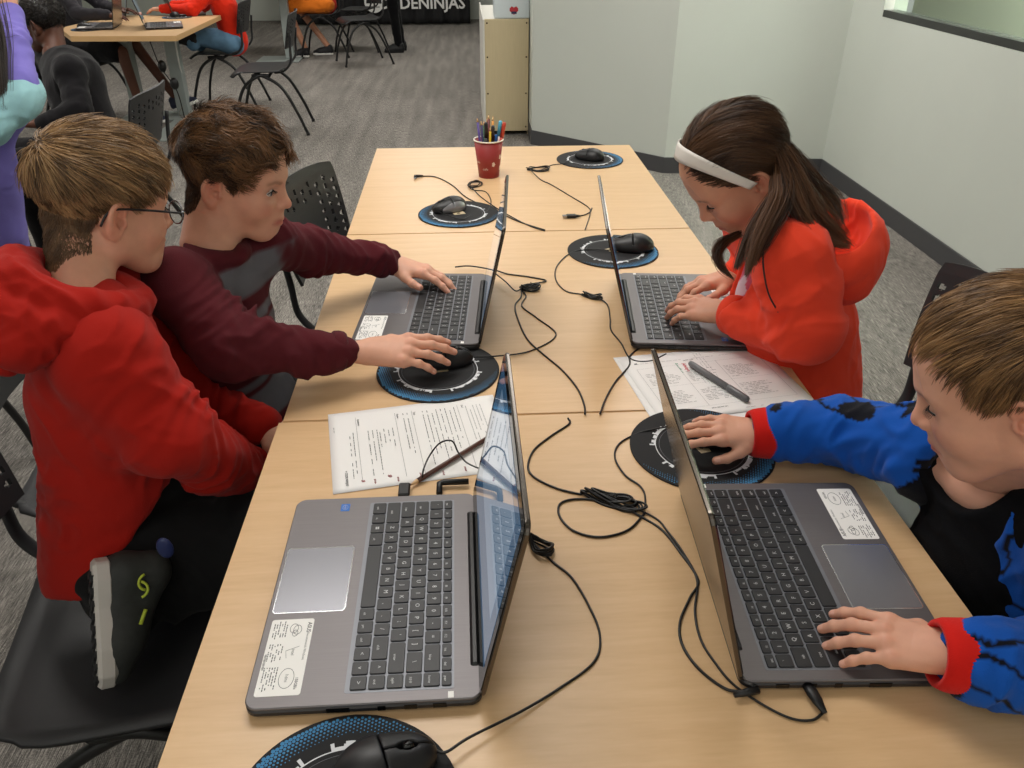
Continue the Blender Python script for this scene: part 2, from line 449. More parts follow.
def head_geo(M, neck, sk, h=0.0022, lid=0.55, mouth=0.0, wide=1.0, nose=1.0, ear=1.0, chub=0.0, nr=0.037):
    """head and neck sculpted in the head's own frame: +X face, +Y its left, +Z crown"""
    s = Sculpt(h)
    s.ell((-0.014, 0, 0.026), (0.080, 0.070 * wide, 0.070), k=0)
    s.ell((0.028, 0, 0.026), (0.054, 0.060 * wide, 0.058), k=0.03)
    s.ell((0.030, 0, -0.032), (0.048, 0.052 * wide, 0.068), k=0.03)
    s.cone((0.060, -0.009, -0.090), (0.060, 0.009, -0.090), 0.0165, k=0.022)
    for y in (-1, 1):
        s.cone((-0.004, y * 0.046 * wide, -0.056), (0.048, y * 0.018, -0.088), 0.015, 0.015, k=0.028)
        s.cone((-0.008, y * 0.052 * wide, -0.022), (-0.004, y * 0.046 * wide, -0.058), 0.014, 0.014, k=0.03)
        s.ell((0.046, y * 0.033, -0.036), (0.026, 0.022 + chub, 0.025 + chub), k=0.022)
        s.cone((0.071, y * 0.012, 0.013), (0.058, y * 0.042 * wide, 0.010), 0.0085, 0.0085, k=0.016)
    for y in (-1, 1):
        s.ell((0.086, y * 0.029, -0.008), (0.017, 0.0185, 0.013), k=0.014, op='s')
    # nose
    s.cone((0.074, 0, 0.002), (0.0885, 0, -0.026), 0.0065, 0.0078, k=0.010)
    s.ell((0.0905 * nose, 0, -0.032), (0.0105, 0.0095, 0.0088), k=0.006)
    for y in (-1, 1):
        s.ell((0.0835, y * 0.0105, -0.0355), (0.0085, 0.0058, 0.0062), k=0.005)
        s.ell((0.0885, y * 0.0055, -0.0425), (0.0042, 0.0026, 0.003), k=0.002, op='s')
    # mouth
    s.ell((0.062, 0, -0.062), (0.022, 0.027, 0.026), k=0.016)
    s.cone((0.0775, 0, -0.048), (0.079, 0, -0.056), 0.007, 0.006, k=0.012)
    for y in (-1, 1):
        s.cone((0.0840, 0, -0.0620), (0.0730, y * 0.021, -0.0660), 0.0042, 0.0020, k=0.005)
        s.cone((0.0820, 0, -0.0702), (0.0730, y * 0.018, -0.0675), 0.0050, 0.0022, k=0.005)
    for y in (-1, 1):
        s.cone((0.0895, 0, -0.0663), (0.0765, y * 0.023, -0.0672), 0.0017 + mouth, 0.0010, k=0.002, op='s')
    # eyelids around the eyeball
    for y in (-1, 1):
        E = V3((0.0612, y * 0.029, -0.008))
        s.ell(E, 0.0136, k=0.004)
        s.cone(E + (0.0035, -y * 0.0135, 0.0005), E + (0.0035, y * 0.0135, -0.0005), 0.0022, 0.0022, k=0.003)
        top = 0.0062 * (1 - lid); bot = -0.0046 + 0.0012 * lid
        zc, zh = (top + bot) / 2, max((top - bot) / 2, 0.0009)
        s.ell(E + (0.0115, y * 0.0008, zc), (0.0085, 0.0128, zh), k=0.0012, op='s')
        # fold of the upper lid
        s.cone(E + (0.0115, -y * 0.0105, 0.0070), E + (0.0105, y * 0.0105, 0.0062), 0.0009, k=0.002, op='s')
    # ears
    for y in (-1, 1):
        c = V3((-0.014, y * 0.0745 * wide, -0.016)); ca, sa = math.cos(-0.18), math.sin(-0.18)
        ty = y * 0.42
        X = V3((ca * math.cos(0.5), -0, sa)); X = V3((math.cos(0.45), -y * math.sin(0.45) * 1.0, -0.12)); X /= np.linalg.norm(X)
        Z = V3((-0.16, y * 0.12, 1)); Z -= X * (X @ Z); Z /= np.linalg.norm(Z); Y = np.cross(Z, X)
        Rm = np.stack([X, Y, Z], 1)
        g = lambda x, yy, z: c + ear * (x * X + yy * y * Y * (1 if Y[1] * y > 0 else 1) * 1.0 + z * Z)
        out = Y * (1 if Y[1] * y > 0 else -1)
        g = lambda x, o_, z: c + ear * (x * X + o_ * out + z * Z)
        s.ell(c, (0.0170 * ear, 0.0052 * ear, 0.0270 * ear), k=0.004, rot=Rm)
        s.ell(g(-0.001, -0.008, -0.006), (0.013, 0.013, 0.020), k=0.008, rot=Rm)
        s.ell(g(0.0005, 0.0065, 0.003), (0.0120 * ear, 0.0058 * ear, 0.0200 * ear), k=0.003, op='s', rot=Rm)
        hx = spline([g(0.011, 0.002, 0.010), g(0.009, 0.003, 0.021), g(-0.002, 0.004, 0.0265), g(-0.013, 0.004, 0.018), g(-0.0155, 0.004, 0.003), g(-0.010, 0.003, -0.013)], 3)
        for a, b in zip(hx, hx[1:]): s.cone(a, b, 0.0031 * ear, k=0.0025)
        s.cone(g(-0.007, 0.001, 0.012), g(-0.006, 0.001, -0.008), 0.0030 * ear, 0.0035 * ear, k=0.004)
        s.cone(g(-0.006, 0.001, -0.008), g(0.005, 0.001, -0.012), 0.0035 * ear, 0.0030 * ear, k=0.004)
        s.ell(g(0.0125, 0.004, -0.002), (0.0042, 0.004, 0.0065), k=0.003)
        s.ell(g(0.002, 0.001, -0.0215), (0.0075, 0.0048, 0.0080), k=0.005, rot=Rm)
        s.ell(g(0.0065, 0.001, -0.002), (0.0045, 0.005, 0.0065), k=0.003, op='s', rot=Rm)
    # neck
    nb = inv(M, neck)
    s.cone((-0.026, 0, -0.045), nb, nr, nr * 1.02, k=0.022)
    s.cone((-0.050, 0, -0.025), nb + V3((-0.02, 0, 0)), nr * 0.72, nr * 0.95, k=0.025)
    V, F = s.mesh()
    V = relax(V, F, 1, 0.3)
    K = SKIN[sk]; base, fl, lip = (np.array(lin(K[c])) for c in ('base', 'flush', 'lip'))
    C = np.tile(base, (len(V), 1))
    def blend(w, col): C[:] = C * (1 - w[:, None]) + col * w[:, None]
    for y in (-1, 1):
        blend(0.50 * np.exp(-(((V - (0.062, y * 0.037, -0.036)) / (0.03, 0.016, 0.017)) ** 2).sum(1)), fl)
        blend(0.6 * np.exp(-(((V - (-0.014, y * 0.079 * wide, -0.012)) / (0.02, 0.010, 0.028)) ** 2).sum(1)), fl)
        # brows
        for t in np.linspace(0, 1, 9):
            c = V3((0.079 - 0.014 * t * t, y * (0.013 + 0.031 * t), 0.0085 + 0.005 * math.sin(t * 2.4)))
            blend(0.5 * np.exp(-(((V - c) / (0.014, 0.0036, 0.0032)) ** 2).sum(1)), np.array(lin(K['brow'])))
        # lashes line
        E = V3((0.0612, y * 0.029, -0.008)); top = 0.0062 * (1 - lid)
        blend(0.75 * np.exp(-(((V - (E + (0.0125, 0, top + 0.0008))) / (0.006, 0.011, 0.0012)) ** 2).sum(1)), np.array(lin(K['brow'])))
    blend(0.35 * np.exp(-(((V - (0.092, 0, -0.032)) / (0.02, 0.013, 0.012)) ** 2).sum(1)), fl)
    w = np.exp(-(((V - (0.080, 0, -0.0664)) / (0.013, 0.0205, 0.0072)) ** 4).sum(1)); blend(0.85 * w, lip)
    return xf(M, V), F, C

def hand_geo(W, fwd, up, side, sk, curl=(0.35, 0.35, 0.35, 0.35), spread=1.0, scale=0.86, h=0.0018, thumb=0.3, lift=0.0, arm=None, ar=0.024, tdown=0.25, bend2=1.0):
    """hand in its own frame: +X to the fingertips, +Z back of the hand; side=+1 right hand (thumb on +Y when palm is down), -1 left"""
    M = frame(W, fwd, up); s = Sculpt(h / scale)
    names = []
    roots = [(0.080, 0.026, 0.000, 0.076), (0.084, 0.0075, 0.002, 0.085), (0.080, -0.0110, 0.000, 0.079), (0.071, -0.028, -0.004, 0.062)]
    rad = [0.0086, 0.0088, 0.0083, 0.0074]
    tips = []
    s.cone((-0.01, 0, 0), (0.02, 0, 0), 0.019, 0.021, k=0, sq=((0, 0, 1), 0.72))
    for i, (x, y, z, L) in enumerate(roots):
        y *= side
        s.cone((0.008, y * 0.45, 0), (x, y, z - 0.003), 0.0135, 0.0112, k=0.014)
    s.ell((0.045, 0, -0.006), (0.036, 0.030, 0.011), k=0.010)
    nails = []
    for i, (x, y, z, L) in enumerate(roots):
        y *= side; c = curl[i]
        a = -0.12 - c * 0.75 + lift; sp = side * spread * (0.10, 0.02, -0.06, -0.16)[i]
        p = V3((x, y, z - 0.001)); segs = (0.46 * L, 0.30 * L, 0.24 * L); r = rad[i]; dirv = None
        s.ell(p + (0, 0, 0.0005), (0.0105, 0.0098, 0.0102), k=0.006)
        prev = p - V3((0.006, 0, 0))
        for j, sl in enumerate(segs):
            dirv = V3((math.cos(a) * math.cos(sp), math.cos(a) * math.sin(sp), math.sin(a)))
            q_ = p + dirv * sl; r2 = r * (0.93, 0.90, 0.88)[j]
            s.cone(p, q_, r, r2, k=0.0035 if j else 0.006)
            p = q_; r = r2
            if j < 2: s.ell(p, r * 1.07, k=0.003)
            a -= c * (0.95, 0.55)[min(j, 1)] * bend2
        up_ = V3((math.sin(-a - 0) * 0, 0, 1.0)); aa = a + c * 0.55 * bend2
        nrm = V3((-math.sin(aa) * math.cos(sp), -math.sin(aa) * math.sin(sp), math.cos(aa)))
        nails.append((p + nrm * r * 0.85 - dirv * 0.001, dirv, nrm)); tips.append(p)
    # thumb
    t0 = V3((0.016, 0.018 * side, -0.006)); t1 = V3((0.044, 0.040 * side, -0.012 - 0.006 * tdown))
    d1 = V3((math.cos(thumb), math.sin(thumb) * side, -tdown)); d1 /= np.linalg.norm(d1)
    d2 = V3((math.cos(thumb - 0.25), math.sin(thumb - 0.25) * side, -tdown * 0.7)); d2 /= np.linalg.norm(d2)
    s.cone(t0, t1, 0.0135, 0.0108, k=0.016)
    s.cone(t1, t1 + d1 * 0.028, 0.0102, 0.0092, k=0.006); tp = t1 + d1 * 0.028
    s.ell(tp, 0.0096, k=0.003); s.cone(tp, tp + d2 * 0.021, 0.0092, 0.0078, k=0.003)
    nn = V3((0, 0.5 * side, 1)); nn -= d2 * (nn @ d2); nn /= np.linalg.norm(nn)
    nails.append((tp + d2 * 0.019 + nn * 0.0066, d2, nn)); tips.append(tp + d2 * 0.021)
    if arm is not None:
        e = inv(M, arm) / scale
        L = np.linalg.norm(e); ee = e / L * min(L, 0.16)
        s.cone((0.004, 0, 0), ee, 0.0200, ar / scale, k=0.012, sq=((0, 0, 1), 0.82))
    V, F = s.mesh(); V = relax(V, F, 1, 0.3)
    K = SKIN[sk]; base, fl = np.array(lin(K['base'])), np.array(lin(K['flush']))
    C = np.tile(base, (len(V), 1)); nail = base * 0.6 + np.array(lin((236, 190, 176))) * 0.4
    def blend(w, col): C[:] = C * (1 - w[:, None]) + col * w[:, None]
    for t in tips: blend(0.45 * np.exp(-((V - t) ** 2).sum(1) / 0.010 ** 2), fl)
    for x, y, z, L in roots: blend(0.28 * np.exp(-((V - (x, y * side, z + 0.006)) ** 2).sum(1) / 0.008 ** 2), fl)
    for c, d, n in nails:
        b = np.cross(d, n); q_ = V - c
        w = (np.abs(q_ @ d) < 0.0055) & (np.abs(q_ @ b) < 0.0048) & (np.abs(q_ @ n) < 0.0035)
        blend(0.75 * w.astype(float), nail)
    # creases over the knuckles
    V = V * scale
    return xf(M, V), F, C

def tree_obj(name, parts, mats, parent=None):
    V, F, C = join(parts); return raw_obj(name, V, F, mats, parent, cols=C)

def eyes(root, M, iris=(70, 95, 110), yaw=0.0, pitch=-0.2, lid=0.4, brow=(90, 62, 42)):
    mb = MB(); white = mat('eye_white', (226, 220, 214), rough=0.18); im = mat('iris_%d_%d_%d' % iris, iris, rough=0.15); pm = mat('pupil', (8, 8, 8), rough=0.08)
    for y in (-1, 1):
        E = V3((0.0612, y * 0.029, -0.008)); d = V3((math.cos(yaw) * math.cos(pitch), math.sin(yaw) * math.cos(pitch), math.sin(pitch)))
        Mx = frame(xf(M, E), M[:3, :3] @ d, M[:3, 2]); n = 24; vs = []; fs = []; mi = []
        angs = [0.0001, 0.12, 0.2, 0.34, 0.48, 0.6, 0.8, 1.1, 1.5, 2.0, 2.6, 3.14]
        for a in angs:
            for k in range(n):
                t = 2 * math.pi * k / n; r = 0.0123
                vs.append(xf(Mx, (r * math.cos(a), r * math.sin(a) * math.cos(t), r * math.sin(a) * math.sin(t))))
        for i in range(len(angs) - 1):
            for k in range(n):
                l = (k + 1) % n; mb_m = 2 if angs[i + 1] <= 0.2 else 1 if angs[i + 1] <= 0.5 else 0
                fs.append((i * n + k, i * n + l, (i + 1) * n + l, (i + 1) * n + k)); mi.append(mb_m)
        o = raw_obj('eye', vs, fs, [white, im, pm], root, mi=mi)
        top = 0.0062 * (1 - lid); Q = []
        ls = MB(); ls.M = Matrix([list(map(float, r)) for r in M])
        ls.tube(spline([E + (0.0085, -0.0118, top * .3 - .001), E + (0.0132, -0.006, top + .0003), E + (0.0142, 0, top + .0008), E + (0.0130, 0.006, top + .0003), E + (0.0082, 0.0118, top * .3 - .001)], 5), 0.0007 + 0.0004 * lid, 0, n=5)
        for k in range(17):
            a = (k - 8) / 8; p = V3((E[0] + 0.0142 - 0.005 * a * a, E[1] + 0.0112 * a, E[2] + top * (1 - .6 * a * a) + 0.0003)); ls.tube([p, p + (0.004, 0.0035 * a, -0.0026), p + (0.0065, 0.005 * a, -0.0028)], [0.00035, 0.00028, 0.0001], 0, n=3)
        ls.build('eyelashes', [mat('lash_dark', (34, 26, 22), rough=0.6)], root)
        rs = np.random.RandomState(3 if y > 0 else 4); n_ = 200; t = rs.uniform(0, 1, n_); up_ = rs.uniform(-1, 1, n_) * 0.0026 * (1 - 0.5 * t)
        B0 = np.stack([0.0815 - 0.019 * t * t + 0 * t, y * (0.012 + 0.033 * t), 0.0075 + 0.0055 * np.sin(t * 2.3) + up_], 1)
        dv = np.stack([-0.25 - 0.5 * t, y * (0.5 + 0.8 * t), 0.55 - 0.9 * t], 1); dv /= np.linalg.norm(dv, axis=1)[:, None]
        Bq = np.stack([B0, B0 + dv * 0.0035 + V3((0.0008, 0, 0)), B0 + dv * 0.0068 - V3((0.0008, 0, 0))], 1)
        V_, F_, C_ = ribbons(Bq, 0.0009, brow, tuple(min(255, int(c * 1.25)) for c in brow), B0 * 50, rs)
        raw_obj('eyebrow', xf(M, V_), F_, hair_mat(), root, cols=C_)

# ---- hair made of real tapering locks
def strands(roots, dirs, length, flow, push, n=6, w=0.0011, seed=1, messy=0.25, lift=0.4, col=(90, 60, 40), col2=(150, 110, 75), clump=40.0, droop=0.0, twist=0.0):
    rs = np.random.RandomState(seed); N = len(roots); L = length * rs.uniform(0.75, 1.15, N) if np.isscalar(length) else length * rs.uniform(0.8, 1.1, N)
    P = roots.copy(); pts = [P.copy()]; jit = rs.normal(size=(N, 3)) * messy
    cl = np.stack([noise3(roots * clump + k * 17.3) for k in range(3)], 1) * messy * 2.2
    for i in range(n):
        f = flow(P); f = f + jit * 0.6 + cl
        t = i / n
        d = f + dirs * lift * (1 - 1.4 * t) + np.array([0, 0, -droop]) * t
        if twist: d = d + twist * np.stack([noise3(P * 30 + i * .37 + k * 9.1) for k in range(3)], 1)
        d /= np.linalg.norm(d, axis=1)[:, None] + 1e-9
        P = push(P + d * (L / n)[:, None], t); pts.append(P.copy())
    return ribbons(np.stack(pts, 1), w, col, col2, roots * clump, rs)
def ribbons(Q, w, col, col2, key, rs, tipw=0.25):
    N, m, _ = Q.shape
    T = np.gradient(Q, axis=1); T /= np.linalg.norm(T, axis=2)[..., None] + 1e-12
    ref = rs.normal(size=(N, 1, 3)); A = np.cross(T, ref); A /= np.linalg.norm(A, axis=2)[..., None] + 1e-12; B = np.cross(T, A)
    ww = w * (1 - (1 - tipw) * np.linspace(0, 1, m) ** 1.5)
    ang = [0, 2.094, 4.189]
    V = np.stack([Q + ww[None, :, None] * (math.cos(a) * A + math.sin(a) * B) * 0.5 for a in ang], 2)  # N,m,3,3
    base = (np.arange(N) * m * 3)[:, None, None]; i = np.arange(m - 1)[None, :, None] * 3; k = np.arange(3)[None, None, :]; k2 = (k + 1) % 3
    F = np.stack([base + i + k, base + i + k2, base + i + 3 + k2, base + i + 3 + k], -1).reshape(-1, 4)
    t = np.clip(0.5 + 0.9 * noise3(key) + rs.normal(size=N) * 0.16, 0, 1)[:, None]
    C = np.array(lin(col)) * (1 - t) + np.array(lin(col2)) * t
    C = np.repeat(C, m * 3, 0)
    return V.reshape(-1, 3), F, C

def hair_mat(): return mat('hair', (100, 70, 50), rough=0.42, spec=0.45, attr=True)

def short_hair(root, M, mask, flow, thick, length, N=9000, seed=3, col=(90, 60, 40), col2=(150, 110, 75), wide=1.0, messy=0.25, lift=0.35, w=0.0012, twist=0.0, cen=(-0.012, 0, 0.027), rad=(0.0865, 0.0755, 0.0750), clump=40.0, name='hair', base_k=0.55, head=None, nape=-0.085):
    """mask(p)->1 inside the hairline; thick(p), length(p) in metres; flow(p) tangent direction in the head frame"""
    cen = V3(cen); rad = V3(rad) * (1, wide, 1)
    # under-cap
    n1, n2 = 90, 140
    th = np.linspace(0.001, math.pi * 0.93, n1); ph = np.linspace(0, 2 * math.pi, n2, endpoint=False)
    Dg = np.stack([np.sin(th)[:, None] * np.cos(ph), np.sin(th)[:, None] * np.sin(ph), np.cos(th)[:, None] * np.ones_like(ph)], -1).reshape(-1, 3)
    Pg = cen + Dg * rad; mk = mask(Pg) > 0.5
    tk = thick(Pg)
    Vc = Pg + Dg * (tk * base_k - 0.004 * ~mk - 0.002 + 0.0015 * noise3(Pg * 90))[:, None]
    idx = np.arange(n1 * n2).reshape(n1, n2)
    a = idx[:-1]; b = idx[1:]; F = np.stack([a, b, np.roll(b, -1, 1), np.roll(a, -1, 1)], -1).reshape(-1, 4)
    keep = mk[F].sum(1) >= 2; F = F[keep]
    C = np.tile(np.array(lin(col)) * 0.75, (len(Vc), 1))
    used, invx = np.unique(F, return_inverse=True); F = invx.reshape(F.shape); Vc = Vc[used]; C = C[used]
    # strands
    rs = np.random.RandomState(seed); D = rs.normal(size=(N * 4, 3)); D /= np.linalg.norm(D, axis=1)[:, None]
    R0 = cen + D * rad; ok = rs.uniform(size=len(R0)) < mask(R0); R0 = R0[ok][:N]; D = D[ok][:N]
    tk = thick(R0); u = rs.uniform(0.0, 1.0, len(R0)); R1 = R0 + D * (tk * u)[:, None] * 0.9
    Ln = length(R0)
    nrm = D / rad; nrm /= np.linalg.norm(nrm, axis=1)[:, None]
    def fl(P):
        f = flow(P); d = (P - cen) / rad ** 2; d /= np.linalg.norm(d, axis=1)[:, None] + 1e-9
        f = f - d * (f * d).sum(1)[:, None]; return f / (np.linalg.norm(f, axis=1)[:, None] + 1e-9)
    off = tk * u
    def push(P, t):
        d = (P - cen) / (rad + off[:, None] * 0.9); k = np.linalg.norm(d, axis=1); low = P[:, 2] < -0.02
        sc = np.where((k < 1), 1 / np.maximum(k, 0.3), 1.0)
        return cen + (P - cen) * sc[:, None]
    S = strands(R1, nrm, Ln, fl, push, n=6, w=w, seed=seed, messy=messy, lift=lift, col=col, col2=col2, clump=clump, twist=twist)
    parts = [(Vc, F, C), S]
    if head is not None:
        # short hair down the nape and in front of the ears, rooted on the skin itself
        Hn = vnormals(head[0], head[1]); Hv = inv(M, head[0]); Hn = Hn @ np.linalg.inv(M[:3, :3]).T; Hn /= np.linalg.norm(Hn, axis=1)[:, None]
        ok = (Hv[:, 2] < -0.010) & (Hv[:, 2] > nape) & (Hv[:, 0] < np.interp(Hv[:, 2], [-.09, -.05, -.01], [-.050, -.042, -.034])) & (np.abs(Hv[:, 1]) < 0.068)
        ix = np.nonzero(ok)[0]; ix = ix[rs.randint(0, len(ix), 15000)]; R2 = Hv[ix] + rs.normal(size=(15000, 3)) * 0.0008
        S2 = strands(R2, Hn[ix], np.interp(R2[:, 2], [nape, nape + .03], [.006, .015]), lambda P: np.tile(V3((-0.15, 0, -1.0)), (len(P), 1)), lambda P, t: P, n=3, w=w * 0.9, seed=seed + 1, messy=0.12, lift=0.25, col=col, col2=tuple((np.array(col) * .6 + np.array(col2) * .4).astype(int)), clump=clump)
        parts.append(S2)
    V, F2, C2 = join(parts)
    return raw_obj(name, xf(M, V), F2, hair_mat(), root, cols=C2)

# ---- garments
def folds(V, N, segs, amp, seed=0, around=6.0, along=38.0, sharp=2.0):
    """wrinkles across limbs: segs = [(a, b, weight, near_b)]; ridged noise squeezed along each segment"""
    out = np.zeros(len(V))
    for i, (a, b, w, c0, c1) in enumerate(segs):
        a, b = V3(a), V3(b); ab = b - a; L = np.linalg.norm(ab); ax = ab / L
        d = V - a; t = (d @ ax) / L; r = np.linalg.norm(d - (d @ ax)[:, None] * ax, axis=1)
        inside = np.clip(1 - np.maximum(r - 0.075, 0) / 0.03, 0, 1) * smooth01((t + 0.15) / 0.2) * smooth01((1.15 - t) / 0.2)
        prof = c0 + (c1 - c0) * np.clip(t, 0, 1)
        q_ = np.stack([(d @ ax) * along, *( ((d - (d @ ax)[:, None] * ax) * around).T)], 1)[:, :4]
        c_ = d - (d @ ax)[:, None] * ax; p = np.stack([q_[:, 0] + 2.2 * noise3(V * 7 + seed) + c_[:, 2] * 16 + c_[:, 1] * 9, c_[:, 0] * around + (d @ ax) * 9, c_[:, 2] * around + seed + i * 7.7], 1)
        rg = (1 - np.abs(noise3(p)) * 2.2) * (0.55 + 0.9 * np.clip(noise3(V * 11 + seed * 2.3) + 0.3, 0, 1))
        out += w * prof * inside * (np.clip(rg, -1, 1) ** 1 if sharp == 1 else np.sign(rg) * np.abs(rg) ** sharp)
    return V + N * (out * amp)[:, None]
def garment(name, s, mats, root, segs=(), amp=0.004, seed=1, broad=0.003, bscale=9.0, colf=None, smooth=1, col=(128, 128, 128), mif=None, cut=None, around=6.0, along=38.0, crease=0.007):
    V, F = s.mesh(); V = relax(V, F, smooth, 0.5); N = vnormals(V, F)
    V = V + N * (broad * noise3(V * bscale + seed * 3.1))[:, None] + N * (broad * 0.5 * noise3(V * bscale * 2.3 + seed * 1.7))[:, None]
    if crease:
        w3 = np.stack([noise3(V * 5 + seed + k * 7.1) for k in range(3)], 1); g = V * np.array([10.0, 10.0, 5.0]) + w3 * 2.2 + seed
        rg = np.clip(1 - np.abs(noise3(g)) * 3.2, 0, 1) ** 1.5 * np.clip(0.4 + 1.6 * noise3(V * 6 + seed * 1.9), 0, 1); g2 = V * np.array([13.0, 12.0, 15.0]) + w3 * 3.0 + seed * 2
        rg += 0.5 * np.clip(1 - np.abs(noise3(g2)) * 3.0, 0, 1) ** 1.5 * np.clip(0.3 + 1.6 * noise3(V * 7 + seed * 4.9), 0, 1)
        V = V + N * (crease * (rg - 0.2))[:, None]
    if len(segs): V = folds(V, N, segs, amp * 1.45, seed, around, along)
    V = relax(V, F, 2, 0.45)
    cols = np.tile(np.array(lin(col)), (len(V), 1))
    if colf is not None: cols = colf(V, N, cols)
    if cut is not None: F = F[~cut(V[F].mean(1))]
    mi = mif(V[F].mean(1)) if mif is not None else None
    if len(F) == 0: return None
    return raw_obj(name, V, F, mats, root, cols=cols, mi=mi)
# ------------------------------------------------------------ materials of the place
def tex_mat(name, build):
    if name in MATS: return MATS[name]
    m = bpy.data.materials.new(name); m.use_nodes = True; MATS[name] = m
    build(m.node_tree, m.node_tree.nodes['Principled BSDF']); return m
def node(nt, t, **kw):
    n = nt.nodes.new(t)
    for k, v in kw.items():
        if k in n.inputs: n.inputs[k].default_value = v
        else: setattr(n, k, v)
    return n
def ramp(nt, stops):
    r = nt.nodes.new('ShaderNodeValToRGB'); e = r.color_ramp.elements
    while len(e) < len(stops): e.new(0.5)
    for el, (p, c) in zip(e, stops): el.position = p; el.color = (*lin(c), 1)
    return r
def _carpet(nt, b):
    tc = node(nt, 'ShaderNodeTexCoord'); outs = []
    # carpet planks: threads run one way in one plank, with slight tone change from plank to plank
    br = node(nt, 'ShaderNodeTexBrick', Scale=1.0); br.inputs['Brick Width'].default_value = 0.5; br.inputs['Row Height'].default_value = 0.5
    br.inputs['Mortar Size'].default_value = 0.0; br.inputs['Color1'].default_value = (0.42, 0.42, 0.42, 1); br.inputs['Color2'].default_value = (0.58, 0.58, 0.58, 1)
    nt.links.new(tc.outputs['Object'], br.inputs['Vector'])
    fac = []
    for sc in ((520, 22, 1), (760, 160, 1), (110, 700, 1), (14, 1.2, 1)):
        mp = node(nt, 'ShaderNodeMapping'); mp.inputs['Scale'].default_value = sc
        n = node(nt, 'ShaderNodeTexNoise', Scale=1.0, Detail=2.0)
        nt.links.new(tc.outputs['Object'], mp.inputs['Vector']); nt.links.new(mp.outputs['Vector'], n.inputs['Vector']); fac.append(n.outputs['Fac'])
    def math_(op, a, b_):
        m = node(nt, 'ShaderNodeMath', operation=op)
        for i, x in enumerate((a, b_)):
            if isinstance(x, float): m.inputs[i].default_value = x
            else: nt.links.new(x, m.inputs[i])
        return m.outputs[0]
    a = math_('MULTIPLY', fac[0], 0.42); c = math_('MULTIPLY', fac[1], 0.24); d = math_('MULTIPLY', fac[2], 0.2); e = math_('MULTIPLY', fac[3], 0.10)
    t = math_('ADD', math_('ADD', a, c), math_('ADD', d, e)); sep = node(nt, 'ShaderNodeSeparateColor'); nt.links.new(br.outputs['Color'], sep.inputs[0])
    t = math_('ADD', t, math_('MULTIPLY', sep.outputs[0], 0.08))
    r = ramp(nt, [(0.38, (52, 50, 48)), (0.50, (106, 102, 98)), (0.62, (176, 170, 162))]); nt.links.new(t, r.inputs[0]); nt.links.new(r.outputs[0], b.inputs['Base Color'])
    b.inputs['Roughness'].default_value = 0.95; b.inputs['Specular IOR Level'].default_value = 0.15
    bp = node(nt, 'ShaderNodeBump', Strength=0.5, Distance=0.003); nt.links.new(t, bp.inputs['Height']); nt.links.new(bp.outputs[0], b.inputs['Normal'])
CARPET = tex_mat('grey_woven_carpet', _carpet)
def _maple(nt, b):
    tc = node(nt, 'ShaderNodeTexCoord'); mp = node(nt, 'ShaderNodeMapping'); mp.inputs['Scale'].default_value = (4, 60, 20)
    n = node(nt, 'ShaderNodeTexNoise', Scale=1.0, Detail=5.0, Distortion=0.6); nt.links.new(tc.outputs['Object'], mp.inputs[0]); nt.links.new(mp.outputs[0], n.inputs['Vector'])
    mp2 = node(nt, 'ShaderNodeMapping'); mp2.inputs['Scale'].default_value = (30, 260, 60)
    n2 = node(nt, 'ShaderNodeTexNoise', Scale=1.0, Detail=2.0); nt.links.new(tc.outputs['Object'], mp2.inputs[0]); nt.links.new(mp2.outputs[0], n2.inputs['Vector'])
    mx = node(nt, 'ShaderNodeMath', operation='MULTIPLY_ADD'); nt.links.new(n2.outputs['Fac'], mx.inputs[0]); mx.inputs[1].default_value = 0.35
    m2 = node(nt, 'ShaderNodeMath', operation='MULTIPLY'); nt.links.new(n.outputs['Fac'], m2.inputs[0]); m2.inputs[1].default_value = 0.65; nt.links.new(m2.outputs[0], mx.inputs[2])
    r = ramp(nt, [(0.25, (206, 168, 124)), (0.5, (214, 177, 133)), (0.75, (221, 185, 142))]); nt.links.new(mx.outputs[0], r.inputs[0]); nt.links.new(r.outputs[0], b.inputs['Base Color'])
    b.inputs['Roughness'].default_value = 0.34; b.inputs['Specular IOR Level'].default_value = 0.45
MAPLE = tex_mat('maple_laminate', _maple)
EDGE = mat('table_edge_band', (208, 168, 118), rough=0.45, noise=0.05, nscale=20, stretch=(1, 1, 12))
WALLM = mat('painted_wall', (206, 211, 203), rough=0.75, noise=0.015, nscale=3, bump=0.15, bscale=350, spec=0.3)
BASEB = mat('rubber_baseboard', (74, 74, 76), rough=0.5, noise=0.04, nscale=5)
BLACKP = mat('black_plastic', (22, 22, 23), rough=0.42, bump=0.15, bscale=600)
BLACKG = mat('black_glossy_plastic', (14, 14, 15), rough=0.18)
BLACKM = mat('black_painted_steel', (24, 24, 25), rough=0.35)
CHAIRP = mat('charcoal_chair_plastic', (40, 40, 42), rough=0.45, bump=0.25, bscale=900, spec=0.45)
GREYST = mat('grey_painted_steel', (150, 158, 156), rough=0.4, spec=0.4)
ALU = mat('brushed_grey_aluminium', (112, 108, 109), rough=0.46, metal=0.55, noise=0.06, nscale=8, stretch=(2, 90, 1))
ALU_D = mat('dark_lid_metal', (96, 90, 84), rough=0.22, metal=0.85)
TRACK = mat('trackpad_grey', (138, 138, 144), rough=0.28, metal=0.5)
EDGEM = mat('chamfered_bright_edge', (226, 228, 234), rough=0.15, metal=0.9)
KEYC = mat('keycap_black', (34, 34, 36), rough=0.45, bump=0.05, bscale=900)
KWELL = mat('keyboard_well', (120, 122, 128), rough=0.45, metal=0.4)
LEG = mat('key_legend_white', (206, 206, 206), rough=0.5)
WHITE = mat('white_sticker', (240, 238, 234), rough=0.5)
INK = mat('black_ink', (66, 66, 70), rough=0.6)
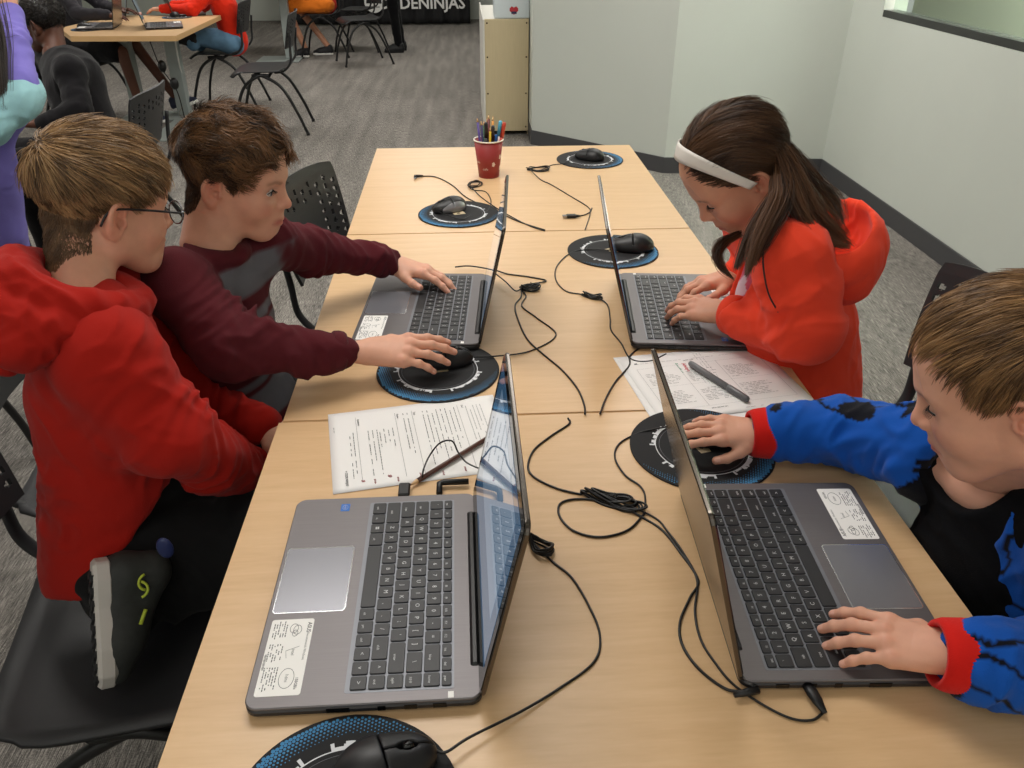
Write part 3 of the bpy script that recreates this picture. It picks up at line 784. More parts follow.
PAPER = mat('printed_paper', (236, 234, 232), rough=0.7, noise=0.01, nscale=6)
GLASSB = mat('black_glass_bezel', (10, 10, 12), rough=0.06, spec=0.6)
BLUE_L = mat('blue_chip_sticker', (32, 104, 190), rough=0.35)
CABLE = mat('black_cable_rubber', (16, 16, 17), rough=0.4)
def _display(nt, b):
    b.inputs['Base Color'].default_value = (0.01, 0.012, 0.016, 1); b.inputs['Roughness'].default_value = 0.04; b.inputs['Specular IOR Level'].default_value = 0.7
    b.inputs['Coat Weight'].default_value = 1.0; b.inputs['Coat Roughness'].default_value = 0.02; b.inputs['Coat IOR'].default_value = 1.9
    b.inputs['Emission Color'].default_value = (*lin((86, 142, 190)), 1); b.inputs['Emission Strength'].default_value = 0.32
SCREEN = tex_mat('lit_blue_screen', _display)
def _display2(nt, b):
    _display(nt, b); b.inputs['Emission Color'].default_value = (*lin((150, 180, 210)), 1); b.inputs['Emission Strength'].default_value = 0.5
SCREENW = tex_mat('lit_white_window', _display2)
SCREEND = mat('dark_screen', (20, 20, 26), rough=0.05, spec=0.7)

# ------------------------------------------------------------ setting
def struct(name, mb, m, parent=None):
    o = mb.build(name, m, parent)
    if parent is None: o['kind'] = 'structure'
    return o
struct('floor', MB().box((-6, -1.2, -0.1), (4.2, 16, 0)), [CARPET])
def wallseg(name, pts, h0, h1, th, m):
    """wall along a floor line; thickness to the left of its direction"""
    P = [np.array(p, float) for p in pts]; off = []
    for i in range(len(P)):
        d0 = P[i] - P[i - 1] if i else P[1] - P[0]; d1 = P[i + 1] - P[i] if i + 1 < len(P) else d0
        n0 = np.array([-d0[1], d0[0]]) / np.linalg.norm(d0); n1 = np.array([-d1[1], d1[0]]) / np.linalg.norm(d1)
        b = n0 + n1; b /= np.linalg.norm(b); off.append(P[i] + b * th / max(0.4, b @ n0))
    return struct(name, MB().plate(P + off[::-1], h0, h1), [m])
WL = [(0.478, 8.2), (0.478, 5.86), (1.268, 5.075), (2.262, 4.985)]
wallseg('wall_back', WL, 0, 2.8, 0.12, WALLM)
wallseg('baseboard_back', [(0.470, 8.2), (0.470, 5.855), (1.263, 5.066), (2.254, 4.976)], 0, 0.1, 0.008, BASEB)
# right wall with an interior window
WX0, WX1 = 2.262, 2.236
def rx(y): return WX0 + (WX1 - WX0) * (4.985 - y) / (4.985 + 1.0)
wy0, wy1, wz0, wz1 = 1.2, 4.60, 0.965, 2.0
rw = MB()
for (a, b, z0, z1) in ((wy1, 4.985, 0, 2.8), (-1.0, wy0, 0, 2.8), (wy0, wy1, 0, wz0), (wy0, wy1, wz1, 2.8)):
    rw.plate([(rx(b), b), (rx(a), a), (rx(a) + 0.13, a), (rx(b) + 0.13, b)], z0, z1)
struct('wall_right', rw, [WALLM])
struct('baseboard_right', MB().plate([(rx(4.98) - 0.009, 4.977), (rx(-1) - 0.009, -1.0), (rx(-1) - 0.0005, -1.0), (rx(4.98) - 0.0005, 4.977)], 0, 0.1, 0.003), [BASEB])
wf = MB()
wf.box((2.262, wy0 + .002, wz0 + 0.001), (2.34, wy1 - .002, wz0 + 0.035)); wf.box((2.262, wy0 + .002, wz1 - 0.035), (2.34, wy1 - .002, wz1 - 0.001))
wf.box((2.262, wy0 + .002, wz0 + 0.036), (2.34, wy0 + 0.03, wz1 - 0.036))
wfo = struct('window_1', wf, [mat('dark_window_frame', (52, 54, 52), rough=0.4)])
gl = MB().box((2.300, wy0 + 0.031, wz0 + 0.036), (2.306, wy1 - 0.031, wz1 - 0.036)).build('pane', [mat('window_glass', (226, 240, 230), rough=0.02, trans=1.0, ior=1.1)], wfo)
# room beyond the window: wall and worktop
wallseg('wall_beyond_window', [(4.0, 0.2), (4.0, 7.6)], 0, 2.8, -0.1, mat('green_grey_wall', (206, 210, 196), rough=0.8))
area('lamp_beyond_window', (3.2, 4.0, 2.7), 0.9, 2.0, 130)
wallseg('wall_far', [(-6, 13.6), (0.478, 13.6)], 0, 2.8, 0.1, WALLM)
wallseg('wall_left', [(-5.6, -1.0), (-5.6, 13.6)], 0, 2.8, 0.1, WALLM)
wallseg('wall_front', [(-5.6, -1.05), (2.3, -1.05)], 0, 2.8, -0.1, WALLM)
wallseg('wall_middle', [(0.478, 8.25), (0.478, 13.6)], 0, 2.8, -0.1, WALLM)
struct('ceiling', MB().box((-5.7, -1.1, 2.8), (4.1, 13.7, 2.88)), [mat('ceiling_tile', (225, 222, 214), rough=0.9)])

# light wooden bookcase end with a poster box on top
bc = empty('bookcase', (0.318, 6.14, 0), 0, 'pale wooden bookcase end panel with screws against the white wall', 'bookcase')
pw = mat('pale_birch_panel', (202, 186, 150), rough=0.55, noise=0.05, nscale=6, stretch=(30, 1, 1.0))
wh = mat('white_melamine', (222, 220, 212), rough=0.5)
MB().box((-0.162, 0, 0.03), (0.152, 0.02, 0.80), 0, 0.002).build('end_panel', [pw], bc)
MB().box((-0.160, 0.021, 0.06), (0.148, 1.2, 0.08)).box((-0.160, 0.021, 0.40), (0.148, 1.2, 0.42)).box((-0.160, 0.021, 0.76), (0.148, 1.2, 0.78)).build('shelf', [wh], bc)
MB().box((-0.174, -0.004, 0.0), (-0.1625, 1.2, 0.80), 0, 0.002).build('edge_strip', [wh], bc)
MB().box((0.149, 0.021, 0), (0.152, 1.2, 0.80)).build('back_panel', [pw], bc)
for x in (-0.145, 0.135):
    for z in (0.06, 0.30, 0.55, 0.775): MB().tube([(x, -0.003, z), (x, 0.001, z)], 0.006, n=10).build('screw', [mat('dark_screw', (70, 55, 40), rough=0.4, metal=0.6)], bc)
bx_ = empty('display_box', (0.345, 6.17, 0.802), 0, 'white box with a small red and navy emblem on top of the bookcase', 'display box')
MB().box((-0.12, 0, 0), (0.13, 0.22, 0.26), 0, 0.004).build('box_body', [mat('glossy_white_card', (214, 224, 228), rough=0.3)], bx_)
em = MB(); em.plate([(0.012 * math.cos(a), 0.012 * math.sin(a)) for a in np.linspace(0, 6.28, 9)[:-1]], 0, 0.001)
em.M = Matrix.Translation((0, 0, 0))
e2 = MB(); e2.M = Matrix.Translation((0.02, -0.001, 0.052)) @ Matrix.Rotation(math.pi / 2, 4, 'X')
e2.plate([(-0.03, -0.005), (-0.012, -0.02), (0, -0.03), (0.012, -0.02), (0.03, -0.005), (0.03, 0.012), (0.015, 0.025), (0, 0.016), (-0.015, 0.025), (-0.03, 0.012)], 0, 0.001, mi=0)
e2.plate([(-0.018, -0.024), (0.02, -0.024), (0.018, -0.008), (-0.018, -0.008)], 0.001, 0.002, mi=1)
e2.build('emblem', [mat('emblem_red', (190, 50, 60), rough=0.5), mat('emblem_navy', (40, 44, 80), rough=0.5)], bx_)

# black banner cloth far back with white lettering
ban = MB(); xs = np.linspace(-2.55, 0.12, 120); zs = np.linspace(0.02, 1.15, 14)
G = np.array([[(x, 12.9 + 0.02 * math.sin(x * 23) * (1.1 - z) + 0.012 * math.sin(x * 51 + 1), z) for z in zs] for x in xs]); ban.sheet(G, 0, 0.006)
bo = ban.build('banner', [mat('black_banner_cloth', (20, 20, 22), rough=0.75)])
tag(bo, 'black cloth banner with white lettering hanging to the carpet at the far end', 'banner')
bl = MB(); Mt = Matrix.Translation((*ony(421, 3, 12.862)[:2], 0.29)) @ Matrix.Rotation(math.pi / 2, 4, 'X')
put_text(bl, 'CODENINJAS', Mt, 0.215, 0, True)
bl.M = Matrix.Translation((ony(374, 3, 12.862)[0], 12.862, 0.31)) @ Matrix.Scale(0.66, 4) @ Matrix.Rotation(math.pi / 2, 4, 'X')
bl.plate([(0.21 * math.cos(a), 0.21 * math.sin(a)) for a in np.linspace(0, 2 * math.pi, 33)[:-1]], 0, 0.003, mi=0)
bl.plate([(-0.17, -0.02), (0.17, -0.02), (0.16, 0.07), (-0.16, 0.07)], 0.003, 0.006, mi=1)
bl.plate([(-0.19, -0.10), (0.12, -0.10), (0.12, -0.085), (-0.19, -0.085)], 0.003, 0.006, mi=1)
bl.M = None
bl.build('lettering', [mat('banner_white_print', (225, 225, 222), rough=0.6), mat('banner_black_print', (20, 20, 22), rough=0.6)], bo)

# ------------------------------------------------------------ front tables
TX0, TX1 = -0.313, 0.583
SE = [0.245, 1.1135, 1.990, 2.862]
def maple_table(y0, y1, x0, x1, label, group=None):
    t = empty('table', ((x0 + x1) / 2, (y0 + y1) / 2, 0), 0, label, 'table', group)
    w, d = (x1 - x0) / 2, (y1 - y0) / 2 - 0.0015
    MB().box((-w + .0012, -d + .0012, TT - 0.0012), (w - .0012, d - .0012, TT), 0).build('tabletop', [MAPLE], t)
    MB().box((-w, -d, TT - 0.028), (w, d, TT - 0.0013), 0, 0.001).build('edge_band', [EDGE], t)
    for s in (-1, 1):
        MB().box((-0.045, s * (d - 0.16) - 0.03, 0.02), (0.045, s * (d - 0.16) + 0.03, TT - 0.03), 0, 0.008).build('leg', [GREYST], t)
    MB().box((-0.22, -d + 0.08, 0), (0.22, d - 0.08, 0.018), 0, 0.006).build('base_plate', [GREYST], t)
    return t
maple_table(SE[0] - 0.55, SE[1], TX0 - 0.006, TX1 + 0.002, 'nearest maple table, under the large open laptops')
maple_table(SE[1], SE[2], TX0, TX1, 'middle maple table, where the typing girl and the boy in maroon work')
maple_table(SE[2], SE[3], TX0, TX1, 'farthest maple table of the row, with the red cup of pencils')

# ------------------------------------------------------------ laptops
def laptop(name, loc, rz, label, tilt=11.0, screen=0, cable=True):
    root = empty('laptop', loc, rz, label, 'laptop', 'open laptops on the maple tables')
    D, W, H = 0.246, 0.340, 0.0165
    b = MB()
    b.plate([(0.0, -W / 2), (D, -W / 2), (D, W / 2), (0.0, W / 2)], 0.0022, 0.0125, 0.003, 1, r=0.014, seg=6)
    b.plate([(0.0, -W / 2), (D, -W / 2), (D, W / 2), (0.0, W / 2)], 0.0126, H, 0.0012, 0, r=0.014, seg=6)
    for y in (-0.13, 0.13):
        for x in (0.03, 0.22): b.box((x - .006, y - .012, 0), (x + .006, y + .012, 0.003), 1)
    # ports on both short sides
    for sgn in (-1, 1):
        for x, w_ in ((0.045, 0.014), (0.075, 0.013), (0.105, 0.008), (0.150, 0.024)):
            y = sgn * (W / 2 - 0.0004); b.box((x - w_ / 2, min(y, y + sgn * 0.0008), 0.0050), (x + w_ / 2, max(y, y + sgn * 0.0008), 0.0108), 2)
    b.build('base', [ALU, mat('laptop_side_dark', (60, 58, 58), rough=0.35, metal=0.5), BLACKG], root)
    kb = MB(); k0, pitch = 0.0305, 0.0193; top = H + 0.0002
    kb.plate([(k0 - 0.001, -0.1565), (k0 + 0.114, -0.1565), (k0 + 0.114, 0.1565), (k0 - 0.001, 0.1565)], H - 0.0004, top, 0, 0, r=0.003)
    rows = [(0.0125, [(1, c) for c in ['esc'] + ['f%d' % i for i in range(1, 13)] + ['ins', 'del', 'pwr']]),
            (pitch, [(1, c) for c in '`1234567890-='] + [(2, 'bksp'), (1, 'home')]),
            (pitch, [(1.5, 'tab')] + [(1, c) for c in 'QWERTYUIOP[]'] + [(1.5, '\\'), (1, 'pgup')]),
            (pitch, [(1.75, 'caps')] + [(1, c) for c in "ASDFGHJKL;'"] + [(2.25, 'enter'), (1, 'pgdn')]),
            (pitch, [(2.25, 'shift')] + [(1, c) for c in 'ZXCVBNM,./'] + [(1.75, 'shift'), (1, '^'), (1, 'end')]),
            (pitch, [(1.25, 'ctrl'), (1, 'fn'), (1, '#'), (1.25, 'alt'), (5.5, ''), (1, 'alt'), (1, 'prt'), (1, 'ctrl'), (1, '<'), (1, 'v'), (1, '>')])]
    x = k0 + 0.0008
    for hgt, ks in rows:
        y = -8 * pitch
        for wd, ch in ks:
            y1 = y + wd * pitch
            kb.plate([(x + 0.0011, y + 0.0011), (x + hgt - 0.0011, y + 0.0011), (x + hgt - 0.0011, y1 - 0.0011), (x + 0.0011, y1 - 0.0011)], top - 0.0002, top + 0.0016, 0.0005, 1, r=0.0018, seg=3)
            if ch and ch != '#':
                Mt = Matrix.Translation((x + hgt * (0.5 if len(ch) == 1 else 0.62), (y + y1) / 2, top + 0.0017)) @ Matrix.Rotation(math.pi / 2, 4, 'Z')
                put_text(kb, ch, Mt, 0.0072 if len(ch) == 1 else 0.0042, 2)
            elif ch == '#':
                for a in (-1, 1):
                    for c in (-1, 1): kb.box((x + hgt / 2 + a * 0.0013 - 0.001, (y + y1) / 2 + c * 0.0013 - 0.001, top + 0.0016), (x + hgt / 2 + a * 0.0013 + 0.001, (y + y1) / 2 + c * 0.0013 + 0.001, top + 0.0018), 2)
            y = y1
        x += hgt
    kb.build('keyboard', [KWELL, KEYC, LEG], root)
    tp = MB(); tp.plate([(0.158, -0.069), (0.240, -0.069), (0.240, 0.039), (0.158, 0.039)], H - 0.0002, H + 0.0003, 0.0001, 0, r=0.004)
    tp.plate([(0.1566, -0.0704), (0.2414, -0.0704), (0.2414, 0.0404), (0.1566, 0.0404)], H - 0.0003, H + 0.00015, 0.0001, 1, r=0.005)
    tp.build('trackpad', [TRACK, EDGEM], root)
    st = MB(); st.plate([(0.190, 0.050), (0.238, 0.050), (0.238, 0.155), (0.190, 0.155)], H, H + 0.0002, 0, 0, r=0.003)
    R90 = Matrix.Rotation(math.pi / 2, 4, 'Z'); z = H + 0.00025
    def T(x_, y_): return Matrix.Translation((x_, y_, z)) @ R90
    put_text(st, 'ASUS', T(0.1945, 0.063), 0.0065, 1, True); put_text(st, 'Recommends Windows', T(0.1945, 0.090), 0.0040, 1)
    for r_, c_ in ((0.0045, (0.207, 0.066)), (0.0030, (0.209, 0.071)), (0.0045, (0.211, 0.064))):
        st.tube([(c_[0] + r_ * math.cos(a), c_[1] + 1.5 * r_ * math.sin(a), z) for a in np.linspace(0, 6.28, 20)], 0.0004, 1, n=3)
    put_text(st, 'intel', T(0.207, 0.098), 0.0052, 1); st.tube([(0.201, 0.090, z), (0.215, 0.096, z), (0.213, 0.106, z)], 0.0003, 1, n=3)
    st.tube([(0.208 + 0.008 * math.cos(a), 0.133 + 0.013 * math.sin(a), z) for a in np.linspace(0, 6.28, 24)], 0.0004, 1, n=3)
    put_text(st, 'hdmi', T(0.208, 0.133), 0.0052, 1); put_text(st, '150GB/s', T(0.197, 0.140), 0.0045, 1, True)
    rs = np.random.RandomState(5)
    for col, (ya, yb) in enumerate(((0.053, 0.080), (0.086, 0.112), (0.118, 0.150))):
        for k in range(6):
            xx = 0.219 + k * 0.0028; yy = ya
            while yy < yb - 0.004:
                w_ = rs.uniform(0.0012, 0.0035)
                if rs.uniform() < 0.75: st.box((xx, yy, z - 0.0002), (xx + 0.0011, yy + w_, z), 1)
                yy += w_ + 0.0008
    for k in range(12): st.box((0.2345, 0.10 + k * 0.0018, z - 0.0002), (0.2370, 0.10 + k * 0.0018 + 0.0010, z), 1)
    st.build('spec_sticker', [WHITE, INK], root)
    ch = MB(); ch.plate([(0.172, -0.156), (0.184, -0.156), (0.184, -0.141), (0.172, -0.141)], H, H + 0.0002, 0, 0, r=0.001)
    ch.tube([(0.178 + 0.0035 * math.cos(a), -0.1485 + 0.005 * math.sin(a), H + 0.0002) for a in np.linspace(0, 6.28, 16)], 0.0003, 1, n=3)
    put_text(ch, 'intel', Matrix.Translation((0.178, -0.1485, H + 0.0003)) @ R90, 0.004, 1)
    ch.build('chip_sticker', [BLUE_L, LEG], root)
    MB().plate([(0.030, 0.160), (0.036, 0.160), (0.036, 0.168), (0.030, 0.168)], H, H + 0.0002, 0, 0).build('energy_sticker', [WHITE], root)
    # hinge barrel
    MB().box((0.001, -0.130, 0.006), (0.013, 0.130, H + 0.0030), 0, 0.004).build('hinge', [BLACKP], root)
    # lid, tilted back about the hinge
    lid = MB(); a = math.radians(tilt); LH = 0.236
    lid.M = Matrix.Translation((0.003, 0, 0.012)) @ Matrix.Rotation(-a, 4, 'Y')   # local: z up the lid, x towards the user
    flip = Matrix(((0, 0, 1, 0), (0, 1, 0, 0), (-1, 0, 0, 0), (0, 0, 0, 1)))
    base = lid.M.copy(); lid.M = base @ Matrix(((0, 0, 1, 0), (0, 1, 0, 0), (1, 0, 0, 0), (0, 0, 0, 1)))
    # plate axes: x -> up the lid, y -> width, z -> towards the user
    lid.plate([(0, -W / 2), (LH, -W / 2), (LH, W / 2), (0, W / 2)], -0.0045, 0.0008, 0.0012, 0, r=0.012, seg=6)
    lo = lid.build('lid', [ALU_D], root)
    bz = MB(); bz.M = lid.M; bz.plate([(0.006, -W / 2 + 0.002), (LH - 0.002, -W / 2 + 0.002), (LH - 0.002, W / 2 - 0.002), (0.006, W / 2 - 0.002)], 0.0009, 0.0016, 0.0003, 0, r=0.011, seg=5)
    bz.build('bezel', [GLASSB], lo)
    sc = MB(); sc.M = lid.M; sc.plate([(0.032, -0.155), (LH - 0.014, -0.155), (LH - 0.014, 0.155), (0.032, 0.155)], 0.00165, 0.0019, 0, 0)
    sc.plate([(0.075, -0.12), (LH - 0.030, -0.12), (LH - 0.030, 0.13), (0.075, 0.13)], 0.00195, 0.0020, 0, 1)
    sc.build('screen', [SCREEN, SCREENW] if screen == 0 else [SCREEND, SCREEND], lo)
    return root
Mlap = {}
laptop('FL', (0.000, 0.7195, TT), math.radians(180 + 0.3), 'large open grey laptop in the foreground, empty-handed, facing left beside a worksheet', 11.5)
laptop('FR', (0.283, 0.724, TT), math.radians(-2.5), 'open grey laptop being typed on by the boy in the blue jacket', 15.0)
laptop('B', (0.027, 1.506, TT), math.radians(180 - 4), 'open laptop under the hands of the boy in the maroon shirt', 12.0)
laptop('C', (0.320, 1.495, TT), math.radians(-6), 'open laptop under the hands of the girl in the coral hoodie', 15.0)

# ------------------------------------------------------------ mouse pads and mice
def mouse_pad(c, rz, label, tanbox=True):
    b = MB(); R_ = 0.111; z = TT
    circ = lambda r, n=64: [(r * math.cos(t), r * math.sin(t)) for t in np.linspace(0, 2 * math.pi, n + 1)[:-1]]
    b.plate(circ(R_), 0.0003, 0.0030, 0.0006, 0, smooth=False)
    # halftone dots in the outer band, larger at the rim
    for i in range(-30, 31):
        for j in range(-34, 35):
            x = i * 0.0042 + (j % 2) * 0.0021; y = j * 0.0036; r = math.hypot(x, y); an = math.atan2(y, x)
            if r > R_ - 0.004 or r < 0.081: continue
            side = 0.5 - 0.5 * math.cos(an + 0.9)
            sz = 0.0021 * (r - 0.078) / 0.030 * (0.05 + 1.15 * side)
            if sz < 0.0006: continue
            b.plate([(x + sz * math.cos(a), y + sz * math.sin(a)) for a in np.arange(6) * math.pi / 3], 0.0030, 0.0031, 0, 1)
    # skyline ring: white silhouettes standing outward from a thin circle
    rs = np.random.RandomState(3); n = 260; ang = np.linspace(0, 2 * math.pi, n + 1)[:-1]; hgt = np.zeros(n)
    for a0, a1, amp in ((0.25, 1.35, 1.0), (1.75, 2.75, 0.9), (3.2, 4.3, 1.0), (4.8, 5.9, 0.9)):
        k0 = int(a0 / 6.2832 * n); k1 = int(a1 / 6.2832 * n); k = k0
        while k < k1:
            w_ = rs.randint(1, 6); hh = rs.uniform(0.002, 0.010) * amp * math.sin(math.pi * (k - k0 + 1) / (k1 - k0 + 2)) + 0.001
            hgt[k:k + w_] = hh; k += w_ + rs.randint(0, 2)
        for kk in (k0, k0 + 1, k1, k1 - 1): hgt[kk] = 0.0085
    for i in range(n):
        a, a2 = ang[i], ang[i] + 2 * math.pi / n
        r0, r1 = 0.0705, 0.0718 + hgt[i]
        b.add([(r0 * math.cos(a), r0 * math.sin(a), 0.00312), (r1 * math.cos(a), r1 * math.sin(a), 0.00312), (r1 * math.cos(a2), r1 * math.sin(a2), 0.00312), (r0 * math.cos(a2), r0 * math.sin(a2), 0.00312)], [(0, 1, 2, 3)], 2)
    for rr in (0.0655,):
        b.tube([(rr * math.cos(t), rr * math.sin(t), 0.0029) for t in ang[::4]], 0.0004, 3, n=4, closed=True)
    if tanbox: b.plate([(-0.010, -0.017), (0.012, -0.017), (0.009, 0.015), (-0.008, 0.015)], 0.0030, 0.0032, 0, 4); b.plate([(-0.003, -0.004), (0.005, -0.004), (0.005, 0.003), (0.001, 0.005), (-0.003, 0.003)], 0.0032, 0.0033, 0, 0)
    o = b.build('mouse_pad', [mat('pad_black_cloth', (24, 24, 26), rough=0.8, bump=0.2, bscale=900), mat('pad_blue_print', (58, 128, 176), rough=0.7), mat('pad_white_print', (212, 214, 218), rough=0.7), mat('pad_grey_line', (110, 112, 118), rough=0.7), mat('pad_tan_print', (198, 180, 146), rough=0.7)])
    o.location = (c[0], c[1], TT); o.rotation_euler = (0, 0, rz)
    return tag(o, label, 'mouse pad', 'round mouse pads on the tables')
def ctr(l, r): return (onz(*l) + onz(*r)) / 2
P0 = onz(355, 716)[:2] - (0.0, 0.111) + (0.002, 0); P1 = V3((-0.062, 1.266)); P2 = V3((-0.025, 2.135)); P3 = V3((0.413, 2.668)); P4 = V3((0.352, 1.835)); P5 = V3((0.352, 1.000))
mouse_pad(P0, 0.5, 'round black and blue mouse pad at the bottom edge, in front of the big laptop')
mouse_pad(P1, 1.84, "round mouse pad under the maroon boy's mouse hand")
mouse_pad(P2, 1.9, 'round mouse pad carrying the silver-rimmed mouse on the far table, left of the cup')
mouse_pad(P3, -2.2, 'round mouse pad at the far right corner of the farthest table')
mouse_pad(P4, -2.6, "round mouse pad beyond the coral hoodie girl's laptop")
mouse_pad(P5, -2.9, "round mouse pad under the blue jacket boy's mouse hand")

def mouse(loc, rz, label, cable, big=1.0, silver=False, plug=None, z0=0.0032):
    root = empty('computer_mouse', (loc[0], loc[1], TT + z0), rz, label, 'computer mouse', 'corded black mice')
    s = Sculpt(0.0016)
    L, W = 0.050 * big, 0.030 * big
    s.ell((0.004, 0, 0.008), (L, W, 0.024 * big), k=0); s.ell((-0.012, 0, 0.010), (L * 0.72, W * 1.05, 0.026 * big), k=0.01)
    s.fn(lambda P: P[..., 2] - 0.0006, (-0.08, -0.05, -0.05), (0.08, 0.05, 0.0006), k=0.003)
    s.box((0.032, 0, 0.034), (0.030, 0.0007, 0.02), 0.0002, k=0.0008, op='s')
    s.box((0.002, 0, 0.03), (0.0007, 0.03, 0.014), 0.0002, k=0.0008, op='s')
    s.ell((0.026, 0, 0.030), (0.011, 0.0045, 0.012), k=0.001, op='s')
    V, F = s.mesh(); V = relax(V, F, 1, 0.3); V[:, 2] = np.maximum(V[:, 2], 0)
    side = (np.abs(V[F].mean(1)[:, 1]) > W * 0.78).astype(int) if silver else np.zeros(len(F), int)
    raw_obj('mouse_shell', V, F, [mat('mouse_black', (26, 26, 28), rough=0.42), mat('mouse_silver', (160, 160, 165), rough=0.3, metal=0.6)], root, mi=side)
    w_ = MB(); w_.tube([(0.026, -0.0030, 0.0225 * big + 0.002), (0.026, 0.0030, 0.0225 * big + 0.002)], 0.0066, n=20); w_.build('scroll_wheel', [BLACKG], root)
    if silver:
        lg = MB(); put_text(lg, '=', Matrix.Translation((-0.018, 0, 0.0375 * big)) @ Matrix.Rotation(math.pi / 2, 4, 'Z'), 0.012, 0); lg.build('logo', [LEG], root)
    if cable is not None:
        c, s_ = math.cos(rz), math.sin(rz); Q = [V3((L + 0.000, 0, 0.008))]
        for p in cable:
            d = V3(p) - V3((loc[0], loc[1], TT + z0)); Q.append(V3((c * d[0] + s_ * d[1], -s_ * d[0] + c * d[1], d[2])))
        MB().tube(spline(Q, 8), 0.0015, n=6).build('cable', [CABLE], root)
    return root
def pz(l, z=0.0018): return [onz(u, v, TT + z + (h[0] if h else 0)) for u, v, *h in l]
def bundle(c, ax, L, w, n=4, seed=1):
    """figure of loops of a cable tied in the middle, as a list of points around c"""
    rs = np.random.RandomState(seed); ax = V3((ax[0], ax[1], 0)) / np.hypot(ax[0], ax[1]); b = V3((-ax[1], ax[0], 0)); out = []
    for i in range(n):
        k = L * rs.uniform(0.75, 1.1); ww = w * rs.uniform(0.7, 1.9); h = 0.003 + 0.003 * i
        for t in np.linspace(-0.5, 0.5, 9)[:-1]:
            a = 2 * math.pi * t
            out.append(V3(c) + ax * k * math.cos(a) * (1 if i % 2 else 1) + b * ww * math.sin(a) * math.cos(a / 2) + V3((0, 0, h * (0.4 + 0.6 * abs(math.cos(a))))))
    return out
def cable(pts, label, r=0.0017, name='cable', tie=None, plug=None, group=None):
    root = MB(); root.tube(spline(pts, 8), r, n=6)
    o = root.build(name, [CABLE]); tag(o, label, 'cable', group)
    if tie is not None:
        t = MB(); t.tube([tie + V3((0, 0, 0.002)), tie + V3((0.004, 0.003, 0.010)), tie + V3((0.010, 0.001, 0.004))], 0.0011, n=5); 
        t.tube([tie + V3((0.0075 * math.cos(a), 0.0045 * math.sin(a), 0.0055)) for a in np.linspace(0, 6.28, 12)], 0.0014, n=5); t.build('twist_tie', [CABLE], o)
    for pl in (plug or []):
        p, d, kind = pl; d = V3(d) / np.linalg.norm(d); sd = V3((-d[1], d[0], 0)); b = MB()
        Mx = Matrix([[d[0], sd[0], 0, p[0]], [d[1], sd[1], 0, p[1]], [0, 0, 1, p[2]], [0, 0, 0, 1]]); b.M = Mx
        if kind == 'usb':
            b.box((0, -0.0078, -0.0035), (0.026, 0.0078, 0.0045), 0, 0.0018); b.box((0.026, -0.006, -0.002), (0.037, 0.006, 0.0025), 1); b.tube([(-0.012, 0, 0), (0.001, 0, 0)], [0.0024, 0.0045], 0, n=8)
        else:
            b.tube([(-0.016, 0, 0), (0.0, 0, 0), (0.012, 0, 0)], [0.0028, 0.0045, 0.0045], 0, n=10); b.tube([(0.009, 0, 0), (0.009, 0.018, 0)], 0.0042, 0, n=10); b.tube([(0.009, 0.018, 0), (0.009, 0.028, 0)], 0.0025, 1, n=8)
        b.build('plug', [BLACKP, mat('plug_metal', (170, 170, 172), rough=0.25, metal=0.9)], o)
    return o
H = 0.010
# mice
mouse(onz(384, 775)[:2], 0.35, 'black mouse on the pad at the bottom edge of the picture', pz([(446, 752, .012), (470, 737, .01), (520, 712, .004), (560, 688), (594, 662), (600, 636), (590, 608), (572, 578), (553, 562)]) + bundle(onz(540, 549), (1, -1.2), 0.022, 0.012, 5, 2) + pz([(529, 537), (520, 528)]))
mouse(V3(onz(444, 364)[:2]), 0.05, "black mouse under the maroon boy's hand", pz([(474, 357, .008), (497, 356, .003), (530, 351), (556, 335), (537, 318), (522, 306), (526, 296)]) + bundle(onz(530, 290), (1, 0.15), 0.022, 0.010, 4, 3) + pz([(516, 291, .004), (506, 282, .012), (496, 274, .012)]))
mouse(V3(onz(450, 212)[:2]) + (0, 0.01), 2.0 + math.pi / 2 - 2.0 - 4.2, 'small silver-rimmed mouse on the far table pad', pz([(459, 219, .005), (470, 216), (486, 212), (491, 202), (486, 192), (474, 190)]) + bundle(onz(474, 186), (0.4, 1), 0.03, 0.018, 3, 4) + pz([(480, 196), (495, 207), (512, 217), (530, 226), (545, 231)]), silver=True)
mouse(V3(onz(590, 160)[:2]), 2.6, 'black mouse on the far right corner pad', pz([(565, 163, .004), (552, 165), (540, 170)]) + bundle(onz(538, 170), (1, 0.1), 0.042, 0.02, 3, 5) + pz([(540, 179), (552, 185), (572, 197), (588, 207), (590, 214), (585, 230)]))
mouse(V3(onz(632, 250)[:2]) + (0, 0.0), 3.05, "black mouse beyond the coral hoodie girl's laptop", pz([(610, 250, .006), (592, 249, .004), (571, 253), (557, 266), (556, 280), (566, 291), (580, 294)]) + bundle(onz(592, 298), (1, -0.5), 0.022, 0.008, 4, 6) + pz([(606, 303), (610, 318), (611, 330), (621, 343), (631, 359), (650, 361), (666, 354)]), big=1.08)
mouse(V3(onz(706, 440)[:2]), 3.1, "black mouse under the blue jacket boy's hand", pz([(672, 427, .006), (655, 429, .004), (636, 434), (619, 444), (615, 458), (625, 475), (640, 486), (645, 497), (640, 510)]) + bundle(onz(620, 505), (1, -0.5), 0.035, 0.010, 3, 7) + pz([(652, 516), (668, 532), (684, 554), (697, 580), (695, 612), (701, 640), (716, 664), (733, 684), (760, 703), (790, 718), (812, 720), (824, 712)]))
